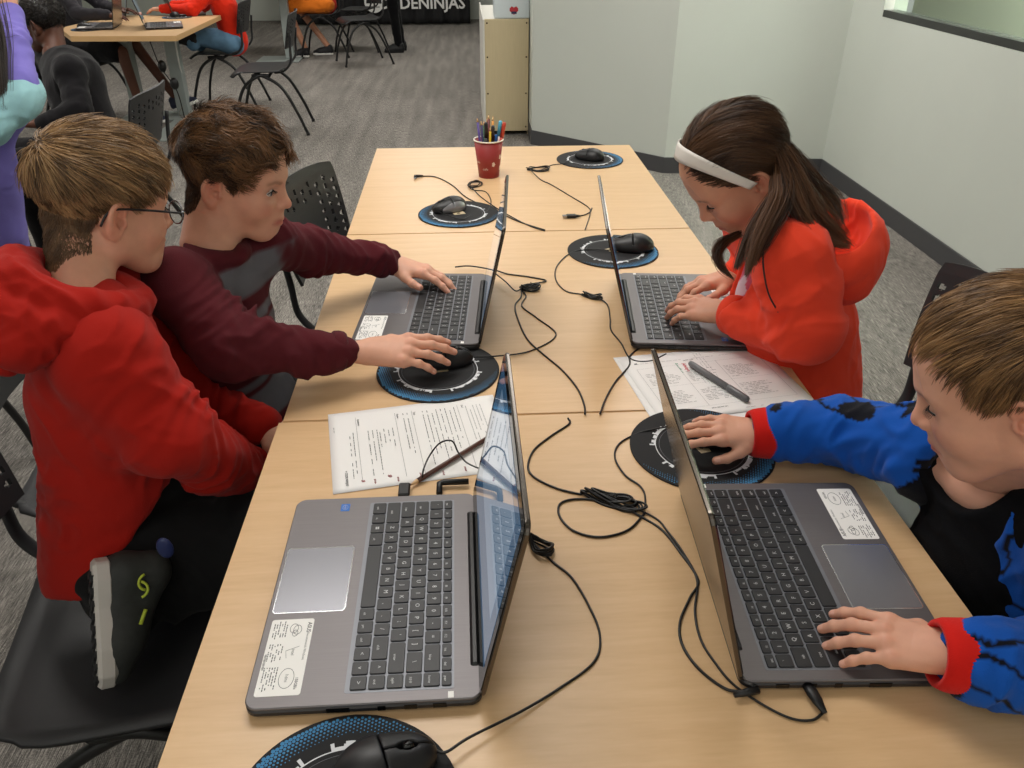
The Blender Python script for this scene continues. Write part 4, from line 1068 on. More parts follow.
# loose cables
cable(pz([(568, 418, .004), (569, 424), (551, 436), (534, 450), (528, 466), (534, 477), (556, 488), (580, 494)]) + bundle(onz(608, 500), (1, -0.45), 0.038, 0.011, 4, 8) + pz([(640, 516), (662, 530), (680, 552), (698, 580), (690, 598), (680, 622), (682, 644), (698, 668), (724, 688), (744, 692, .003)]), "black charging cable running down beside the blue jacket boy's laptop", tie=onz(612, 500), plug=[(onz(748, 692, TT + 0.007), (0.15, 0.03), 'dc')])
cable(pz([(645, 513), (628, 530), (600, 537), (574, 531), (560, 517), (560, 504), (575, 499), (600, 500)]), 'thin loop of black cable hanging out of the tied bundle on the nearest table')
cable(pz([(585, 414, .002), (584, 404), (577, 388), (562, 370), (543, 354), (528, 340), (519, 322), (515, 306), (521, 297)]) + bundle(onz(530, 288), (1, 0.2), 0.024, 0.009, 3, 9) + pz([(546, 281), (530, 277), (508, 274), (494, 270, .005), (470, 266, .006), (455, 267, .006)]), 'black charging cable tied in a bow behind the maroon boy\'s laptop', tie=onz(529, 287), plug=None)
cable(pz([(600, 414, .002), (606, 398), (616, 381), (629, 366), (630, 356), (640, 348), (650, 346, .004)]), "black cable curving from the seam to the girl's laptop corner", plug=[(onz(652, 346, TT + .007), (1, 0.12), 'dc')])
cable(pz([(420, 176), (436, 177), (452, 185), (466, 197), (486, 207), (502, 214), (520, 222), (545, 230)]), 'black cable with a small plug at the left of the farthest table', plug=[(onz(418, 176, TT + .005), (-1, -0.05), 'dc')])
cable(pz([(592, 208), (590, 212), (584, 215), (578, 216)]), 'short black plug lead near the seam of the farthest table', plug=[(onz(576, 216, TT + .005), (-1, -0.02), 'usb')])
cable([onz(422, 478, TT + .008), onz(424, 468, TT + .02), ony(430, 455, 0.99), ony(440, 443, 0.99), ony(452, 441, 0.99), ony(458, 452, 0.98), ony(466, 462, 0.96), ony(478, 468, 0.93), ony(487, 470, 0.90)], 'looping black usb lead rising from the far side of the foreground laptop', r=0.0013)
MB_p = MB(); MB_p.box((-0.110, 0.898, TT + 0.003), (-0.094, 0.926, TT + 0.012), 0, 0.002); o = MB_p.build('usb_plug', [BLACKP]); tag(o, 'black usb plug in the far side of the foreground laptop', 'usb plug')
MB_p = MB(); MB_p.tube([(-0.052, 0.902, TT + .008), (-0.052, 0.924, TT + .008), (-0.046, 0.927, TT + .008), (-0.01, 0.927, TT + 0.008)], 0.0045, n=10); o = MB_p.build('power_plug', [BLACKP]); tag(o, 'black right-angled power plug at the far hinge corner of the foreground laptop', 'power plug')
MB_p = MB(); MB_p.tube([onz(758, 694, TT + .010), onz(763, 694, TT + .008), onz(772, 690, TT + .008)], 0.0045, n=10)
up_ = MB(); a = onz(806, 683, TT + .008); b_ = onz(817, 700, TT + .008); c_ = onz(825, 713, TT + .006); up_.tube([a, a * .45 + b_ * .55, b_, c_], [0.0062, 0.0068, 0.0062, 0.0028], n=12, flat=0.6); o = up_.build('usb_plug', [BLACKP]); tag(o, "black usb plug at the near side of the blue jacket boy's laptop", 'usb plug')

# ------------------------------------------------------------ cup of pencils
cup = empty('paper_cup', (*onz(489, 176)[:2], TT), 0, 'red paper cup with a white rim holding pencils', 'cup')
MB().lathe([(0.001, 0.004), (0.029, 0.004), (0.030, 0.0), (0.0315, 0.0), (0.0445, 0.112), (0.0430, 0.112), (0.0300, 0.008), (0.001, 0.008)], 0, 40).build('cup_wall', [mat('red_cup', (150, 52, 52), rough=0.45, noise=0.03)], cup)
MB().tube([(0.0448 * math.cos(t), 0.0448 * math.sin(t), 0.1135) for t in np.linspace(0, 2 * math.pi, 41)[:-1]], 0.0022, n=8, closed=True).build('rim', [mat('cup_rim_white', (226, 218, 206), rough=0.5)], cup)
dec = MB()
for k, (an, z) in enumerate([(-1.9, .03), (-1.2, .045), (-0.4, .03), (-0.55, .065), (-2.6, .05)]):
    r = 0.0318 + 0.0130 * z / 0.112; dec.M = Matrix.Translation((r * math.cos(an), r * math.sin(an), z)) @ Matrix.Rotation(an + math.pi / 2, 4, 'Z') @ Matrix.Rotation(math.pi / 2 + 0.115, 4, 'X')
    if k in (0, 4): put_text(dec, 'cafe', Matrix.Identity(4), 0.011, 0)
    else: dec.plate([(0.005 * math.cos(t) * (1 + .3 * math.cos(5 * t)), 0.007 * math.sin(t)) for t in np.linspace(0, 6.28, 16)[:-1]], 0, 0.0004)
dec.M = None; dec.build('print', [mat('cup_white_print', (222, 206, 198), rough=0.5)], cup)
pens = [(-.030, .006, -.10, .02, (88, 70, 140), .170, 'purple pencil', 'pen'), (-.022, -.012, -.06, -.03, (60, 56, 96), .165, 'dark blue pencil', 'pen'), (-.014, .016, -.03, .05, (40, 96, 70), .158, 'green pencil', 'pen'), (-.008, -.022, -.02, -.05, (34, 34, 36), .160, 'black marker at the front', 'marker'),
        (.003, .004, 0.0, .02, (110, 42, 48), .178, 'tall dark red pencil', 'pen'), (.002, -.022, .03, -.06, (214, 180, 40), .148, 'yellow pencil at the front', 'pen'), (.012, .010, .05, .03, (222, 150, 60), .172, 'tall orange pencil', 'pen'), (.012, -.016, .05, -.05, (50, 52, 56), .150, 'charcoal marker', 'marker'),
        (.021, -.006, .10, -.02, (48, 110, 180), .120, 'short blue highlighter', 'marker'), (.026, .004, .15, .02, (86, 180, 214), .160, 'light blue and white marker', 'marker'), (.030, .012, .19, .06, (204, 84, 52), .160, 'orange red pencil leaning right', 'pen'), (.034, -.002, .20, .0, (196, 70, 50), .158, 'red orange marker leaning furthest out', 'marker'), (-.004, .024, -.0, .08, (140, 60, 60), .165, 'brown red pencil behind the others', 'pen')]
cx_, cy_ = cup.location[0], cup.location[1]
for x, y, tx, ty, c, L, lab, kind in pens:
    b = MB(); d = V3((tx, ty, 1)); d /= np.linalg.norm(d); a = V3((cx_ + x * 0.55, cy_ + y * 0.55, TT + 0.009)); r = 0.0036 if kind == 'pen' else 0.0058
    n_ = 6 if kind == 'pen' else 14; m_ = mat('pen_%d_%d_%d' % c, c, rough=0.4)
    if kind == 'pen': b.tube([a, a + d * (L - .014)], r, 0, n=n_); b.tube([a + d * (L - .014), a + d * (L - .003)], [r, 0.0012], 1, n=n_); b.tube([a + d * (L - .003), a + d * L], [0.0012, 0.0003], 0, n=6)
    else: b.tube([a, a + d * (L - .045)], r, 1 if c[0] > 80 and c[2] > 150 else 0, n=n_); b.tube([a + d * (L - .045), a + d * (L - .004), a + d * L], [r * 1.08, r * 1.0, r * 0.7], 0, n=n_)
    o = b.build('pencil' if kind == 'pen' else 'marker_pen', [m_, mat('pencil_wood', (214, 176, 130), rough=0.6) if kind == 'pen' else WHITE]); tag(o, lab + ' in the red paper cup' if 'in' not in lab.split() else lab, 'pencil' if kind == 'pen' else 'marker', 'pencils and markers in the cup')

# ------------------------------------------------------------ worksheets, pencil, marker
def sheet_of_paper(corners, z, label, draw, m=PAPER):
    """corners: origin, +x corner, +y corner (world)"""
    o, px, py = (V3(c) for c in corners); u = px - o; v = py - o
    b = MB(); rs = np.random.RandomState(int(abs(o[0]) * 1000)); n = 18
    G = np.array([[o + u * i / n + v * j / n + V3((0, 0, z + 0.0006 * math.sin(i * .5) * math.sin(j * .3) + 0.0008)) for j in range(n + 1)] for i in range(n + 1)]); b.sheet(G, 0, 0.0002)
    def mark(x0, y0, x1, y1, mi=1):
        vs = [o + u * a + v * c + V3((0, 0, z + 0.0017)) for a, c in ((x0, y0), (x1, y0), (x1, y1), (x0, y1))]; b.add(vs, [(0, 1, 2, 3)], mi)
    def text(x, y, s, size, mi=1, bold=False):
        uu, vv = Vector(u).normalized(), Vector(v).normalized(); p = o + u * x + v * y + V3((0, 0, z + 0.0018))
        M = Matrix([[uu[0], vv[0], 0, p[0]], [uu[1], vv[1], 0, p[1]], [0, 0, 1, p[2]], [0, 0, 0, 1]]); put_text(b, s, M, size, mi, bold)
    def para(x, y, w, nl, lh=0.014, mi=1, dens=0.85):
        for k in range(nl):
            xx = x; end = x + w * rs.uniform(0.65, 1.0)
            while xx < end:
                ww = rs.uniform(0.012, 0.04)
                if rs.uniform() < dens: mark(xx, y - k * lh - 0.0036, min(xx + ww, end), y - k * lh, mi)
                xx += ww + 0.007
    def scribble(x, y, w, mi=2, amp=0.012):
        t = np.linspace(0, 1, 70); pts = [o + u * (x + w * a + amp * 0.6 * math.sin(a * 60)) + v * (y + amp * math.sin(a * 43 + 1) * (0.5 + 0.5 * math.sin(a * 17))) + V3((0, 0, z + 0.0017)) for a in t]; b.tube(pts, 0.00028, mi, n=3)
    draw(mark, text, para, scribble)
    ob = b.build('worksheet', [m, INK, mat('pencil_red_scrawl', (170, 110, 112), rough=0.7), mat('print_red', (200, 60, 70), rough=0.6), mat('print_green', (70, 150, 110), rough=0.6), mat('print_grey', (150, 150, 152), rough=0.6)])
    return tag(ob, label, 'worksheet', 'printed worksheets on the tables')
# left sheet: page bottom at the left, lines run towards the camera
p1a, p1b, p1c = onz(328, 415), onz(333, 493), onz(489, 397)
ex = (p1b - p1a); ex[2] = 0; ex = ex / np.linalg.norm(ex) * 0.216; ey = np.array([-ex[1], ex[0], 0]) / 0.216 * 0.279
ey = ey if ey[0] > 0 else -ey
def d1(mark, text, para, scribble):
    text(0.52, 0.965, 'Student Training Task', 0.0042); para(0.12, 0.90, 0.75, 5, 0.022, 5); text(0.12, 0.79, 'Goal', 0.0046, 1, True); mark(0.10, 0.76, 0.92, 0.7615)
    para(0.12, 0.74, 0.72, 8, 0.027, 1); text(0.14, 0.50, 'Tasks', 0.0046, 1, True); mark(0.10, 0.485, 0.92, 0.4865); para(0.12, 0.46, 0.66, 2, 0.025)
    text(0.15, 0.40, 'Review', 0.0046, 1, True); mark(0.10, 0.385, 0.92, 0.3865); para(0.30, 0.36, 0.25, 4, 0.025); para(0.30, 0.27, 0.6, 3, 0.025); text(0.17, 0.17, 'Questions', 0.0046, 1, True); mark(0.10, 0.155, 0.92, 0.1565); para(0.3, 0.135, 0.6, 2, 0.02)
    text(0.85, 0.075, '+ CODE NINJAS', 0.0052, 1, True); scribble(0.88, 0.30, 0.02); 
    scribble(0.90, 0.16, 0.012, 2, 0.010)
    for k in range(5): scribble(0.90 + 0.012 * (k % 2), 0.22 + k * 0.12, 0.05, 2, 0.006)
    para(0.2, 0.03, 0.12, 1, 0.02, 5)
# page: x along its width (towards the camera), y along its height (to the right)
sheet_of_paper((p1a, p1a + ex, p1a + ey), 0.0, 'white worksheet with red pencil scrawl behind the foreground laptop', d1)
q0 = onz(755, 345); q1 = onz(821, 407)
ex2 = onz(821, 407) - onz(756, 345); ex2[2] = 0; ex2 = ex2 / np.linalg.norm(ex2) * 0.2159; ey2 = np.array([-ex2[1], ex2[0], 0]) / 0.2159 * -0.279
if ey2[0] > 0: ey2 = -ey2
def d2(mark, text, para, scribble):
    # a page turned so that its lines run along the table, seen sideways
    for k in range(2):
        for j in range(3):
            para(0.10 + j * 0.27, 0.78 - k * 0.30, 0.22, 9, 0.022)
    for yy in (0.86, 0.52, 0.20): mark(0.07, yy, 0.93, yy + 0.0015, 5)
    for xx in (0.07, 0.345, 0.62, 0.93): mark(xx, 0.20, xx + 0.0018, 0.86, 5)
    text(0.45, 0.14, 'Game Title', 0.0045, 1, True); text(0.4, 0.90, 'How did you do?', 0.0042, 1, True); para(0.55, 0.95, 0.3, 1); para(0.1, 0.12, 0.8, 1, 0.02, 5); mark(0.08, 0.10, 0.10, 0.12)
A2 = onz(756, 345)
sheet_of_paper((A2 + ey2, A2, A2 + ey2 + ex2), 0.0006, 'white worksheet with a table of small print under the grey marker', d2)
B0 = onz(613, 358); B1 = onz(662, 345)
def d3(mark, text, para, scribble):
    text(0.22, 0.60, 'Always', 0.011, 3, True); text(0.22, 0.53, 'Another', 0.011, 4, True); para(0.3, 0.7, 0.3, 2, 0.03, 5); para(0.05, 0.82, 0.5, 3, 0.03, 5)
ex3 = V3((0.5, -0.87, 0)); e3 = onz(668, 446) - B0; e3[2] = 0; e3 = e3 / np.linalg.norm(e3) * 0.279; f3 = np.array([-e3[1], e3[0], 0]) / 0.279 * 0.2
sheet_of_paper((B0, B0 + e3, B0 + f3), -0.0003, "white flyer with red and green print under the other worksheet, beside the girl's laptop", d3)
pa, pb = onz(409, 486, TT + 0.006), onz(494, 434, TT + 0.006); d = (pb - pa) / np.linalg.norm(pb - pa)
b = MB(); b.tube([pa + d * 0.016, pa + d * 0.172], 0.0037, 0, n=6); b.tube([pa + d * 0.016, pa + d * 0.004], [0.0036, 0.0012], 1, n=8); b.tube([pa + d * 0.004, pa], [0.0012, 0.0003], 0, n=6)
tag(b.build('pencil', [mat('brown_pencil', (84, 52, 42), rough=0.35), mat('pencil_wood', (214, 176, 130), rough=0.6)]), 'dark brown pencil lying across the worksheet behind the foreground laptop', 'pencil')
pa, pb = onz(690, 363, TT + 0.008), onz(748, 400, TT + 0.008); b = MB(); L_ = pb - pa
b.tube([pa, pa + L_ * .03, pa + L_ * .68], [0.0045, 0.0056, 0.0056], 0, n=16); b.tube([pa + L_ * .68, pa + L_ * .70, pa + L_ * .98, pb], [0.0062, 0.0064, 0.006, 0.004], 1, n=16)
tag(b.build('marker_pen', [mat('grey_marker', (112, 112, 114), rough=0.35), mat('grey_marker_cap', (100, 100, 102), rough=0.3)]), "grey marker pen lying on the girl's worksheet", 'marker')

# ------------------------------------------------------------ chairs
def chair(loc, rz, label, seat=True):
    """stacking chair; faces local +X; seat height 0.45"""
    root = empty('chair', (loc[0], loc[1], 0), rz, label, 'chair', 'black perforated plastic chairs')
    n, m = 15, 15; G = np.zeros((n, m, 3))
    for i in range(n):
        for j in range(m):
            x = -0.20 + 0.42 * i / (n - 1); y = (-1 + 2 * j / (m - 1)); w = 0.225 - 0.02 * (x < -0.1) * (abs(x) - 0.1) / 0.1
            corner = max(0, abs(y) - 0.7) / 0.3; xx = x - (0.03 * corner ** 2 if x > 0.15 else 0) + (0.02 * corner ** 2 if x < -0.15 else 0)
            z = 0.452 - 0.020 * (1 - y * y) * math.sin(math.pi * min(1, max(0, (x + 0.25) / 0.42))) - 0.035 * max(0, (x - 0.14) / 0.08) ** 2 + 0.02 * max(0, (-x - 0.12) / 0.08) ** 2
            G[i, j] = (xx, y * w, z)
    MB().sheet(G, 0, 0.008).build('seat', [CHAIRP], root)
    # backrest with rows of round holes down both sides and across
    nb, mb_ = 61, 73; b = MB(); P = np.zeros((nb, mb_, 3)); z0, z1 = 0.60, 0.835
    for i in range(nb):
        for j in range(mb_):
            t = i / (nb - 1); y = -1 + 2 * j / (mb_ - 1); w = 0.215 - 0.03 * (1 - t) ** 2 - 0.02 * max(0, t - 0.85) ** 2 * 10
            z = z0 + (z1 - z0) * t - 0.012 * abs(y) ** 5 * t; x = -0.235 - 0.055 * t + 0.035 * y * y + 0.02 * max(0, t - 0.9) * -8 * 0.1
            P[i, j] = (x, y * w, z)
    holes = []
    for r_ in range(7):
        for c_ in range(11):
            y = -1 + 2 * (c_ + 0.5) / 11
            if abs(y) > 0.5 or r_ in (5, 6): holes.append((0.14 + 0.105 * r_ + (0.05 if c_ % 2 else 0), y))
    Nn = np.cross(np.gradient(P, axis=0), np.gradient(P, axis=1)); Nn /= np.linalg.norm(Nn, axis=2)[..., None]
    open_ = np.zeros((nb - 1, mb_ - 1), bool)
    for i in range(nb - 1):
        for j in range(mb_ - 1):
            t = (i + .5) / (nb - 1); y = -1 + 2 * (j + .5) / (mb_ - 1)
            for ht, hy in holes:
                if ((t - ht) * 0.25) ** 2 + ((y - hy) * 0.21) ** 2 < 0.0078 ** 2: open_[i, j] = True
    vs = list((P + Nn * .004).reshape(-1, 3)) + list((P - Nn * .004).reshape(-1, 3)); o_ = nb * mb_; fs = []
    for i in range(nb - 1):
        for j in range(mb_ - 1):
            if open_[i, j]: continue
            p = i * mb_ + j; fs += [(p, p + mb_, p + mb_ + 1, p + 1), (o_ + p, o_ + p + 1, o_ + p + mb_ + 1, o_ + p + mb_)]
            for di, dj, e in ((-1, 0, (p, p + 1)), (1, 0, (p + mb_ + 1, p + mb_)), (0, -1, (p + mb_, p)), (0, 1, (p + 1, p + mb_ + 1))):
                a, c = i + di, j + dj
                if a < 0 or c < 0 or a >= nb - 1 or c >= mb_ - 1 or open_[a, c]: fs.append((e[0], e[1], o_ + e[1], o_ + e[0]))
    raw_obj('backrest', vs, fs, [CHAIRP], root, smooth=False)
    for s in (-1, 1):
        MB().tube(spline([(-0.10, s * 0.15, 0.435), (-0.17, s * 0.168, 0.450), (-0.225, s * 0.178, 0.51), (-0.235, s * 0.182, 0.60), (-0.250, s * 0.182, 0.70)], 6), 0.014, n=10, flat=0.6).build('back_support', [CHAIRP], root)
        MB().tube(spline([(-0.06, s * 0.20, 0.425), (0.02, s * 0.205, 0.420), (0.13, s * 0.21, 0.34), (0.20, s * 0.225, 0.17), (0.235, s * 0.235, 0.012)], 8), 0.0115, n=10).build('leg', [BLACKM], root)
        MB().tube(spline([(0.06, s * 0.195, 0.425), (-0.02, s * 0.20, 0.420), (-0.14, s * 0.205, 0.34), (-0.23, s * 0.22, 0.17), (-0.29, s * 0.23, 0.012)], 8), 0.0115, n=10).build('leg', [BLACKM], root)
    MB().tube([(0.03, -0.20, 0.42), (0.03, 0.20, 0.42)], 0.011, n=8).tube([(-0.06, -0.20, 0.42), (-0.06, 0.20, 0.42)], 0.011, n=8).build('cross_bar', [BLACKM], root)
    for x, s, yy in ((0.236, 1, .235), (0.236, -1, .235), (-0.291, 1, .23), (-0.291, -1, .23)): MB().lathe([(0.001, 0), (0.014, 0), (0.013, 0.02), (0.001, 0.02)], 0, 12, (x, s * yy, 0)).build('foot', [BLACKP], root)
    return root
ch0 = chair((0, 0), 0, 'x')
def place_chair(loc, rz, label, first=[True]):
    c = ch0 if first[0] else copy_tree(ch0); first[0] = False
    c.location = (loc[0], loc[1], 0); c.rotation_euler = (0, 0, math.radians(rz)); c['label'] = label; return c
place_chair((-0.545, 0.98), 10, 'black chair on which the boy in the red hoodie sits, its shoe-marked seat in front')
place_chair((-0.72, 1.47), 8, 'black chair under the boy in the maroon striped shirt')
place_chair((-0.205, 2.12), -14, 'empty black perforated chair pushed in at the left side of the far tables')
place_chair((0.785, 1.27), 190, 'black chair under the girl in the coral hoodie')
place_chair((0.86, 0.78), 180, 'black chair behind the boy in the blue jacket')
place_chair((-1.49, 6.43), 184, 'empty black chair standing on the open carpet behind the curly-haired boy')
# ------------------------------------------------------------ the four children at the front tables
SK = skin_mat()
def cloth(name, rgb, **kw):
    a = dict(rough=0.92, noise=0.06, nscale=14, bump=0.5, bscale=700, sheen=0.3, spec=0.08); a.update(kw); a['sheen'] *= 0.3; a['sheen'] = a['sheen'] if a['sheen'] > 0.02 else 0; return mat(name, rgb, **a)
def person(label, parts, group=None):
    o = tree_obj('person', parts, SK); return tag(o, label, 'person', group)
def core(pelvis, chest, neck, shL, shR):
    """coarse trunk under the clothes, so that the body is whole"""
    s = Sculpt(0.008); s.cone(pelvis, chest, 0.075, 0.08, k=0); s.cone(chest, V3(neck) + (0, 0, -0.05), 0.07, 0.028, k=0.03); s.cone(shL + (0, 0, -0.01), shR + (0, 0, -0.01), 0.028, k=0.03)
    V, F = s.mesh(); return V, F, np.tile(np.array(lin(SKIN['fair']['base'])), (len(V), 1))
def trunk(s, pelvis, chest, neck, shL, shR, front, rp=0.125, rc=0.125, fl=0.72, nk=0.05, sh=0.052):
    front = V3(front)
    s.cone(pelvis, chest, rp, rc, k=0, sq=(front, fl)); s.cone(chest, neck, rc * 0.95, nk, k=0.03, sq=(front, 0.85))
    for S in (shL, shR): s.cone(V3(neck) + (0, 0, -0.03), S, nk * 0.9, sh, k=0.03); s.cone(chest, S, rc * 0.62, sh, k=0.03, sq=(front, 0.8))
def sleeve(s, sh, el, wr, r=(0.056, 0.046, 0.034), k=0.02, cuff=0.0):
    s.cone(sh, el, r[0], r[1], k=k); s.cone(el, wr, r[1], r[2], k=0.018)
def eyes_in(*a, **k): return eyes(*a, **k)
def ringpts(c, ax, up, ru, rv, n=40):
    ax = V3(ax) / np.linalg.norm(ax); u = V3(up) - ax * (V3(up) @ ax); u /= np.linalg.norm(u); v = np.cross(ax, u)
    return [V3(c) + u * ru * math.cos(t) + v * rv * math.sin(t) for t in np.linspace(0, 2 * math.pi, n + 1)[:-1]]
def ribcuff(name, a, b, r, m, root, n=64, flare=1.06):
    """ribbed knit cuff from a to b"""
    a, b = V3(a), V3(b); T = (b - a) / np.linalg.norm(b - a); u = np.cross(T, (0, 0, 1.0)); u /= np.linalg.norm(u); v = np.cross(T, u); vs = []; fs = []
    prof = [(0, .80), (0.0, 1.0), (0.12, 1.06), (0.5, 1.08), (0.85, 1.04), (1.0, 0.96), (1.0, 0.82), (0.7, 0.80)]; N = n * 2
    for t, q_ in prof:
        for k in range(N):
            an = 2 * math.pi * k / N; rr = r * q_ * (1 + (0.012 if k % 2 else -0.012)) * (1 + (flare - 1) * (1 - t))
            vs.append(a + (b - a) * t + (u * math.cos(an) + v * math.sin(an)) * rr)
    for i in range(len(prof) - 1):
        for k in range(N): l = (k + 1) % N; fs.append((i * N + k, i * N + l, (i + 1) * N + l, (i + 1) * N + k))
    return raw_obj(name, vs, fs, [m], root)
def shoe(root, heel, toe, up, m_up, m_sole, L=0.235, name='shoe', tread=True, deco=None):
    f = V3(toe) - V3(heel); M = frame(heel, f, up); s = Sculpt(0.003); k = L / 0.235
    s.cone((0.030 * k, 0, 0.045), (0.030 * k, 0, 0.075), 0.034 * k, 0.032 * k, k=0); s.cone((0.03 * k, 0, 0.032), (0.15 * k, 0, 0.028), 0.032 * k, 0.038 * k, k=0.02); s.cone((0.15 * k, 0, 0.028), (0.20 * k, 0, 0.022), 0.038 * k, 0.026 * k, k=0.02)
    s.cone((0.05 * k, 0, 0.075), (0.13 * k, 0, 0.045), 0.026 * k, 0.026 * k, k=0.02)
    s.fn(lambda P: P[..., 2] - 0.012, (-0.1, -0.1, -0.1), (0.35, 0.1, 0.012), k=0.004)
    V, F = s.mesh(); up_o = raw_obj(name, xf(M, V), F, [m_up], root)
    ol = [(0.0, -0.02), (0.0, 0.02), (0.03, 0.034), (0.08, 0.031), (0.15, 0.043), (0.20, 0.036), (0.228, 0.012), (0.228, -0.012), (0.20, -0.034), (0.15, -0.040), (0.08, -0.029), (0.03, -0.033)]
    ol = [(a * k, b * k) for a, b in ol]; b = MB(); b.M = Matrix([list(map(float, r)) for r in M]); b.plate(ol, -0.004, 0.022, 0.005, 0, r=0.012, seg=3)
    if tread:
        for i in range(9):
            x = 0.02 * k + 0.022 * k * i; w = 0.024 * k
            b.plate([(x, -w), (x + 0.012, -w * 0.3), (x, w * 0.2), (x + 0.010, w), (x + 0.018, w), (x + 0.010, w * .2), (x + 0.020, -w * 0.3), (x + 0.009, -w)], -0.0075, -0.003, 0, 1)
    b.build('sole', [m_sole, mat('sole_black_rubber', (30, 30, 32), rough=0.6)], up_o)
    lc = MB(); lc.M = Matrix([list(map(float, r)) for r in M])
    for i in range(4):
        x = (0.075 + 0.018 * i) * k; z = (0.092 - 0.012 * i) * k; lc.tube([(x, -0.020 * k, z - .010), (x + 0.004, 0, z + .001), (x + .008, 0.020 * k, z - .010)], 0.0022, n=5)
    lc.build('laces', [deco or BLACKP], up_o)
    return up_o
def leg_cloth(s, hip, knee, ank, r=(0.088, 0.062, 0.046)): s.cone(hip, knee, r[0], r[1], k=0.03); s.cone(knee, ank, r[1], r[2], k=0.02)

# ===== boy in the red hoodie and glasses
def boy_red():
    M = head_frame(at(116, 222, 1.13), (EAR[0], -EAR[1], EAR[2]), 41, -14, 0, scale=0.99)
    H0 = M[:3, 3]; neck = V3((-0.515, 1.075, 1.005))
    shR, elR, wrR = at(106, 358, 1.10), onx(172, 438, -0.43), onx(252, 478, -0.395); shL = V3((-0.580, 1.215, 0.945)); elL = onx(200, 404, -0.50); wrL = onx(262, 422, -0.385)
    pel, che = V3((-0.600, 1.04, 0.57)), V3((-0.560, 1.075, 0.83)); front = V3((0.85, 0.5, 0))
    hd = head_geo(M, neck + V3((-0.030, -0.002, -0.030)), 'fair', lid=0.35, nr=0.036)
    hands = [hand_geo(wrR, V3((0.9, 0.25, -0.35)), (0.2, 0, 1), 1, 'fair', curl=(.5, .5, .5, .5), h=0.003, arm=elR), hand_geo(wrL, V3((0.9, -0.35, -0.45)), (0.3, 0, 1), -1, 'fair', curl=(.4, .4, .4, .4), h=0.0025, arm=elL)]
    root = person('child in red hoodie and thin glasses, kneeling on chair, watching neighbour', [hd, core(pel, che, neck, shL, shR)] + hands)
    eyes(root, M, iris=(86, 100, 110), yaw=-0.2, pitch=-0.1, lid=0.35, brow=(120, 90, 62))
    red = cloth('red_fleece', (164, 32, 24), sheen=0.2, noise=0.04)
    s = Sculpt(0.0048)
    trunk(s, pel, che, neck + (-0.01, 0, -0.055), shL, shR, front, rp=0.122, rc=0.124, fl=0.80, nk=0.058, sh=0.052)
    hb, hf = at(72, 580, 1.26), at(170, 474, 1.26); hn = np.cross(hf - hb, V3((-0.5, 0.85, 0.05))); hn /= np.linalg.norm(hn); hn = hn if hn[2] > 0 else -hn
    s.cone(pel, pel + V3((-0.03, -0.03, -0.10)), 0.122, 0.115, k=0.03, sq=(front, 0.8))
    s.fn(lambda P: (P - hb) @ hn + 0.006 * np.sin(P[..., 0] * 40), pel - 0.35, pel + V3((0.20, 0.3, 0.12)), k=0.012)
    sleeve(s, shR, elR, wrR, (0.060, 0.056, 0.044), k=0.06); sleeve(s, shL, elL, wrL, (0.056, 0.046, 0.034))
    segs = [(shR, elR, 1, 0.5, 1.0), (elR, wrR, 1, 1, 0.8), (shL, elL, .8, .5, 1), (elL, wrL, .9, 1, .8), (che, pel, .8, .3, 1.3)]
    def cut(P): return (P - H0) @ M[:3, 2] > 10
    garment('hoodie', s, [red], root, segs, amp=0.0055, seed=3, broad=0.006, around=8, along=30)
    # folded-down hood around the neck
    h = Sculpt(0.004); c = neck + V3((-0.020, -0.004, 0.000)); up = V3((0.62, 0.34, 1)); back = -front
    h.tor(c + V3((-0.020, -0.012, 0.002)), up, 0.068, 0.026, k=0, sx=(front, 1.22)); h.tor(c + V3((-0.040, -0.024, -0.020)), V3((0.60, 0.34, 1)), 0.085, 0.026, k=0.008, sx=(front, 1.15))
    h.cone(c + back * 0.10 + V3((0.04, -0.07, -0.03)), c + back * 0.13 + V3((-0.03, 0.04, -0.035)), 0.036, 0.034, k=0.02); h.cone(c + back * 0.115 + (0, 0, 0.0), c + back * 0.135 + V3((0.01, 0, -0.07)), 0.042, 0.026, k=0.025)
    h.cone(c + back * 0.06 + V3((0, 0, 0.022)), c + back * 0.10 + V3((0, 0, 0.01)), 0.022, 0.03, k=0.02)
    a = [c + back * 0.13 + V3((0.05, -0.10, -0.02)), c + back * 0.14, c + back * 0.10 + V3((-0.08, 0.09, -0.02))]
    garment('hood', h, [red], root, [(a[0] + (0, 0, .02), a[2] + (0, 0, .02), 0.8, 1, 1)], amp=0.006, seed=8, broad=0.008, bscale=14, around=34, along=9)
    ribcuff('cuff', wrL + (elL - wrL) * 0.30, wrL + (elL - wrL) * 0.05, 0.031, red, root)
    # trousers: one leg folded under, the other forward
    black = cloth('black_sweatpants', (26, 26, 27), sheen=0.15)
    t = Sculpt(0.0055); hipR = pel + V3((0.05, -0.05, -0.01)); hipL = pel + V3((0.05, 0.08, -0.01)); knR = V3((-0.335, 1.06, 0.545)); anR = V3((-0.575, 0.985, 0.515)); knL = V3((-0.30, 1.18, 0.53)); anL = V3((-0.52, 1.12, 0.50))
    t.cone(hipR, hipL, 0.08, 0.08, k=0); leg_cloth(t, hipR, knR, anR, (0.088, 0.078, 0.058)); leg_cloth(t, hipL, knL, anL, (0.10, 0.078, 0.06)); t.cone(anR, V3((-0.30, 1.0, 0.535)), 0.055, 0.05, k=0.03)
    garment('sweatpants', t, [black], root, [(hipR, knR, 1, .6, 1), (knR, anR, 1, 1, 1)], amp=0.006, seed=5, broad=0.007)
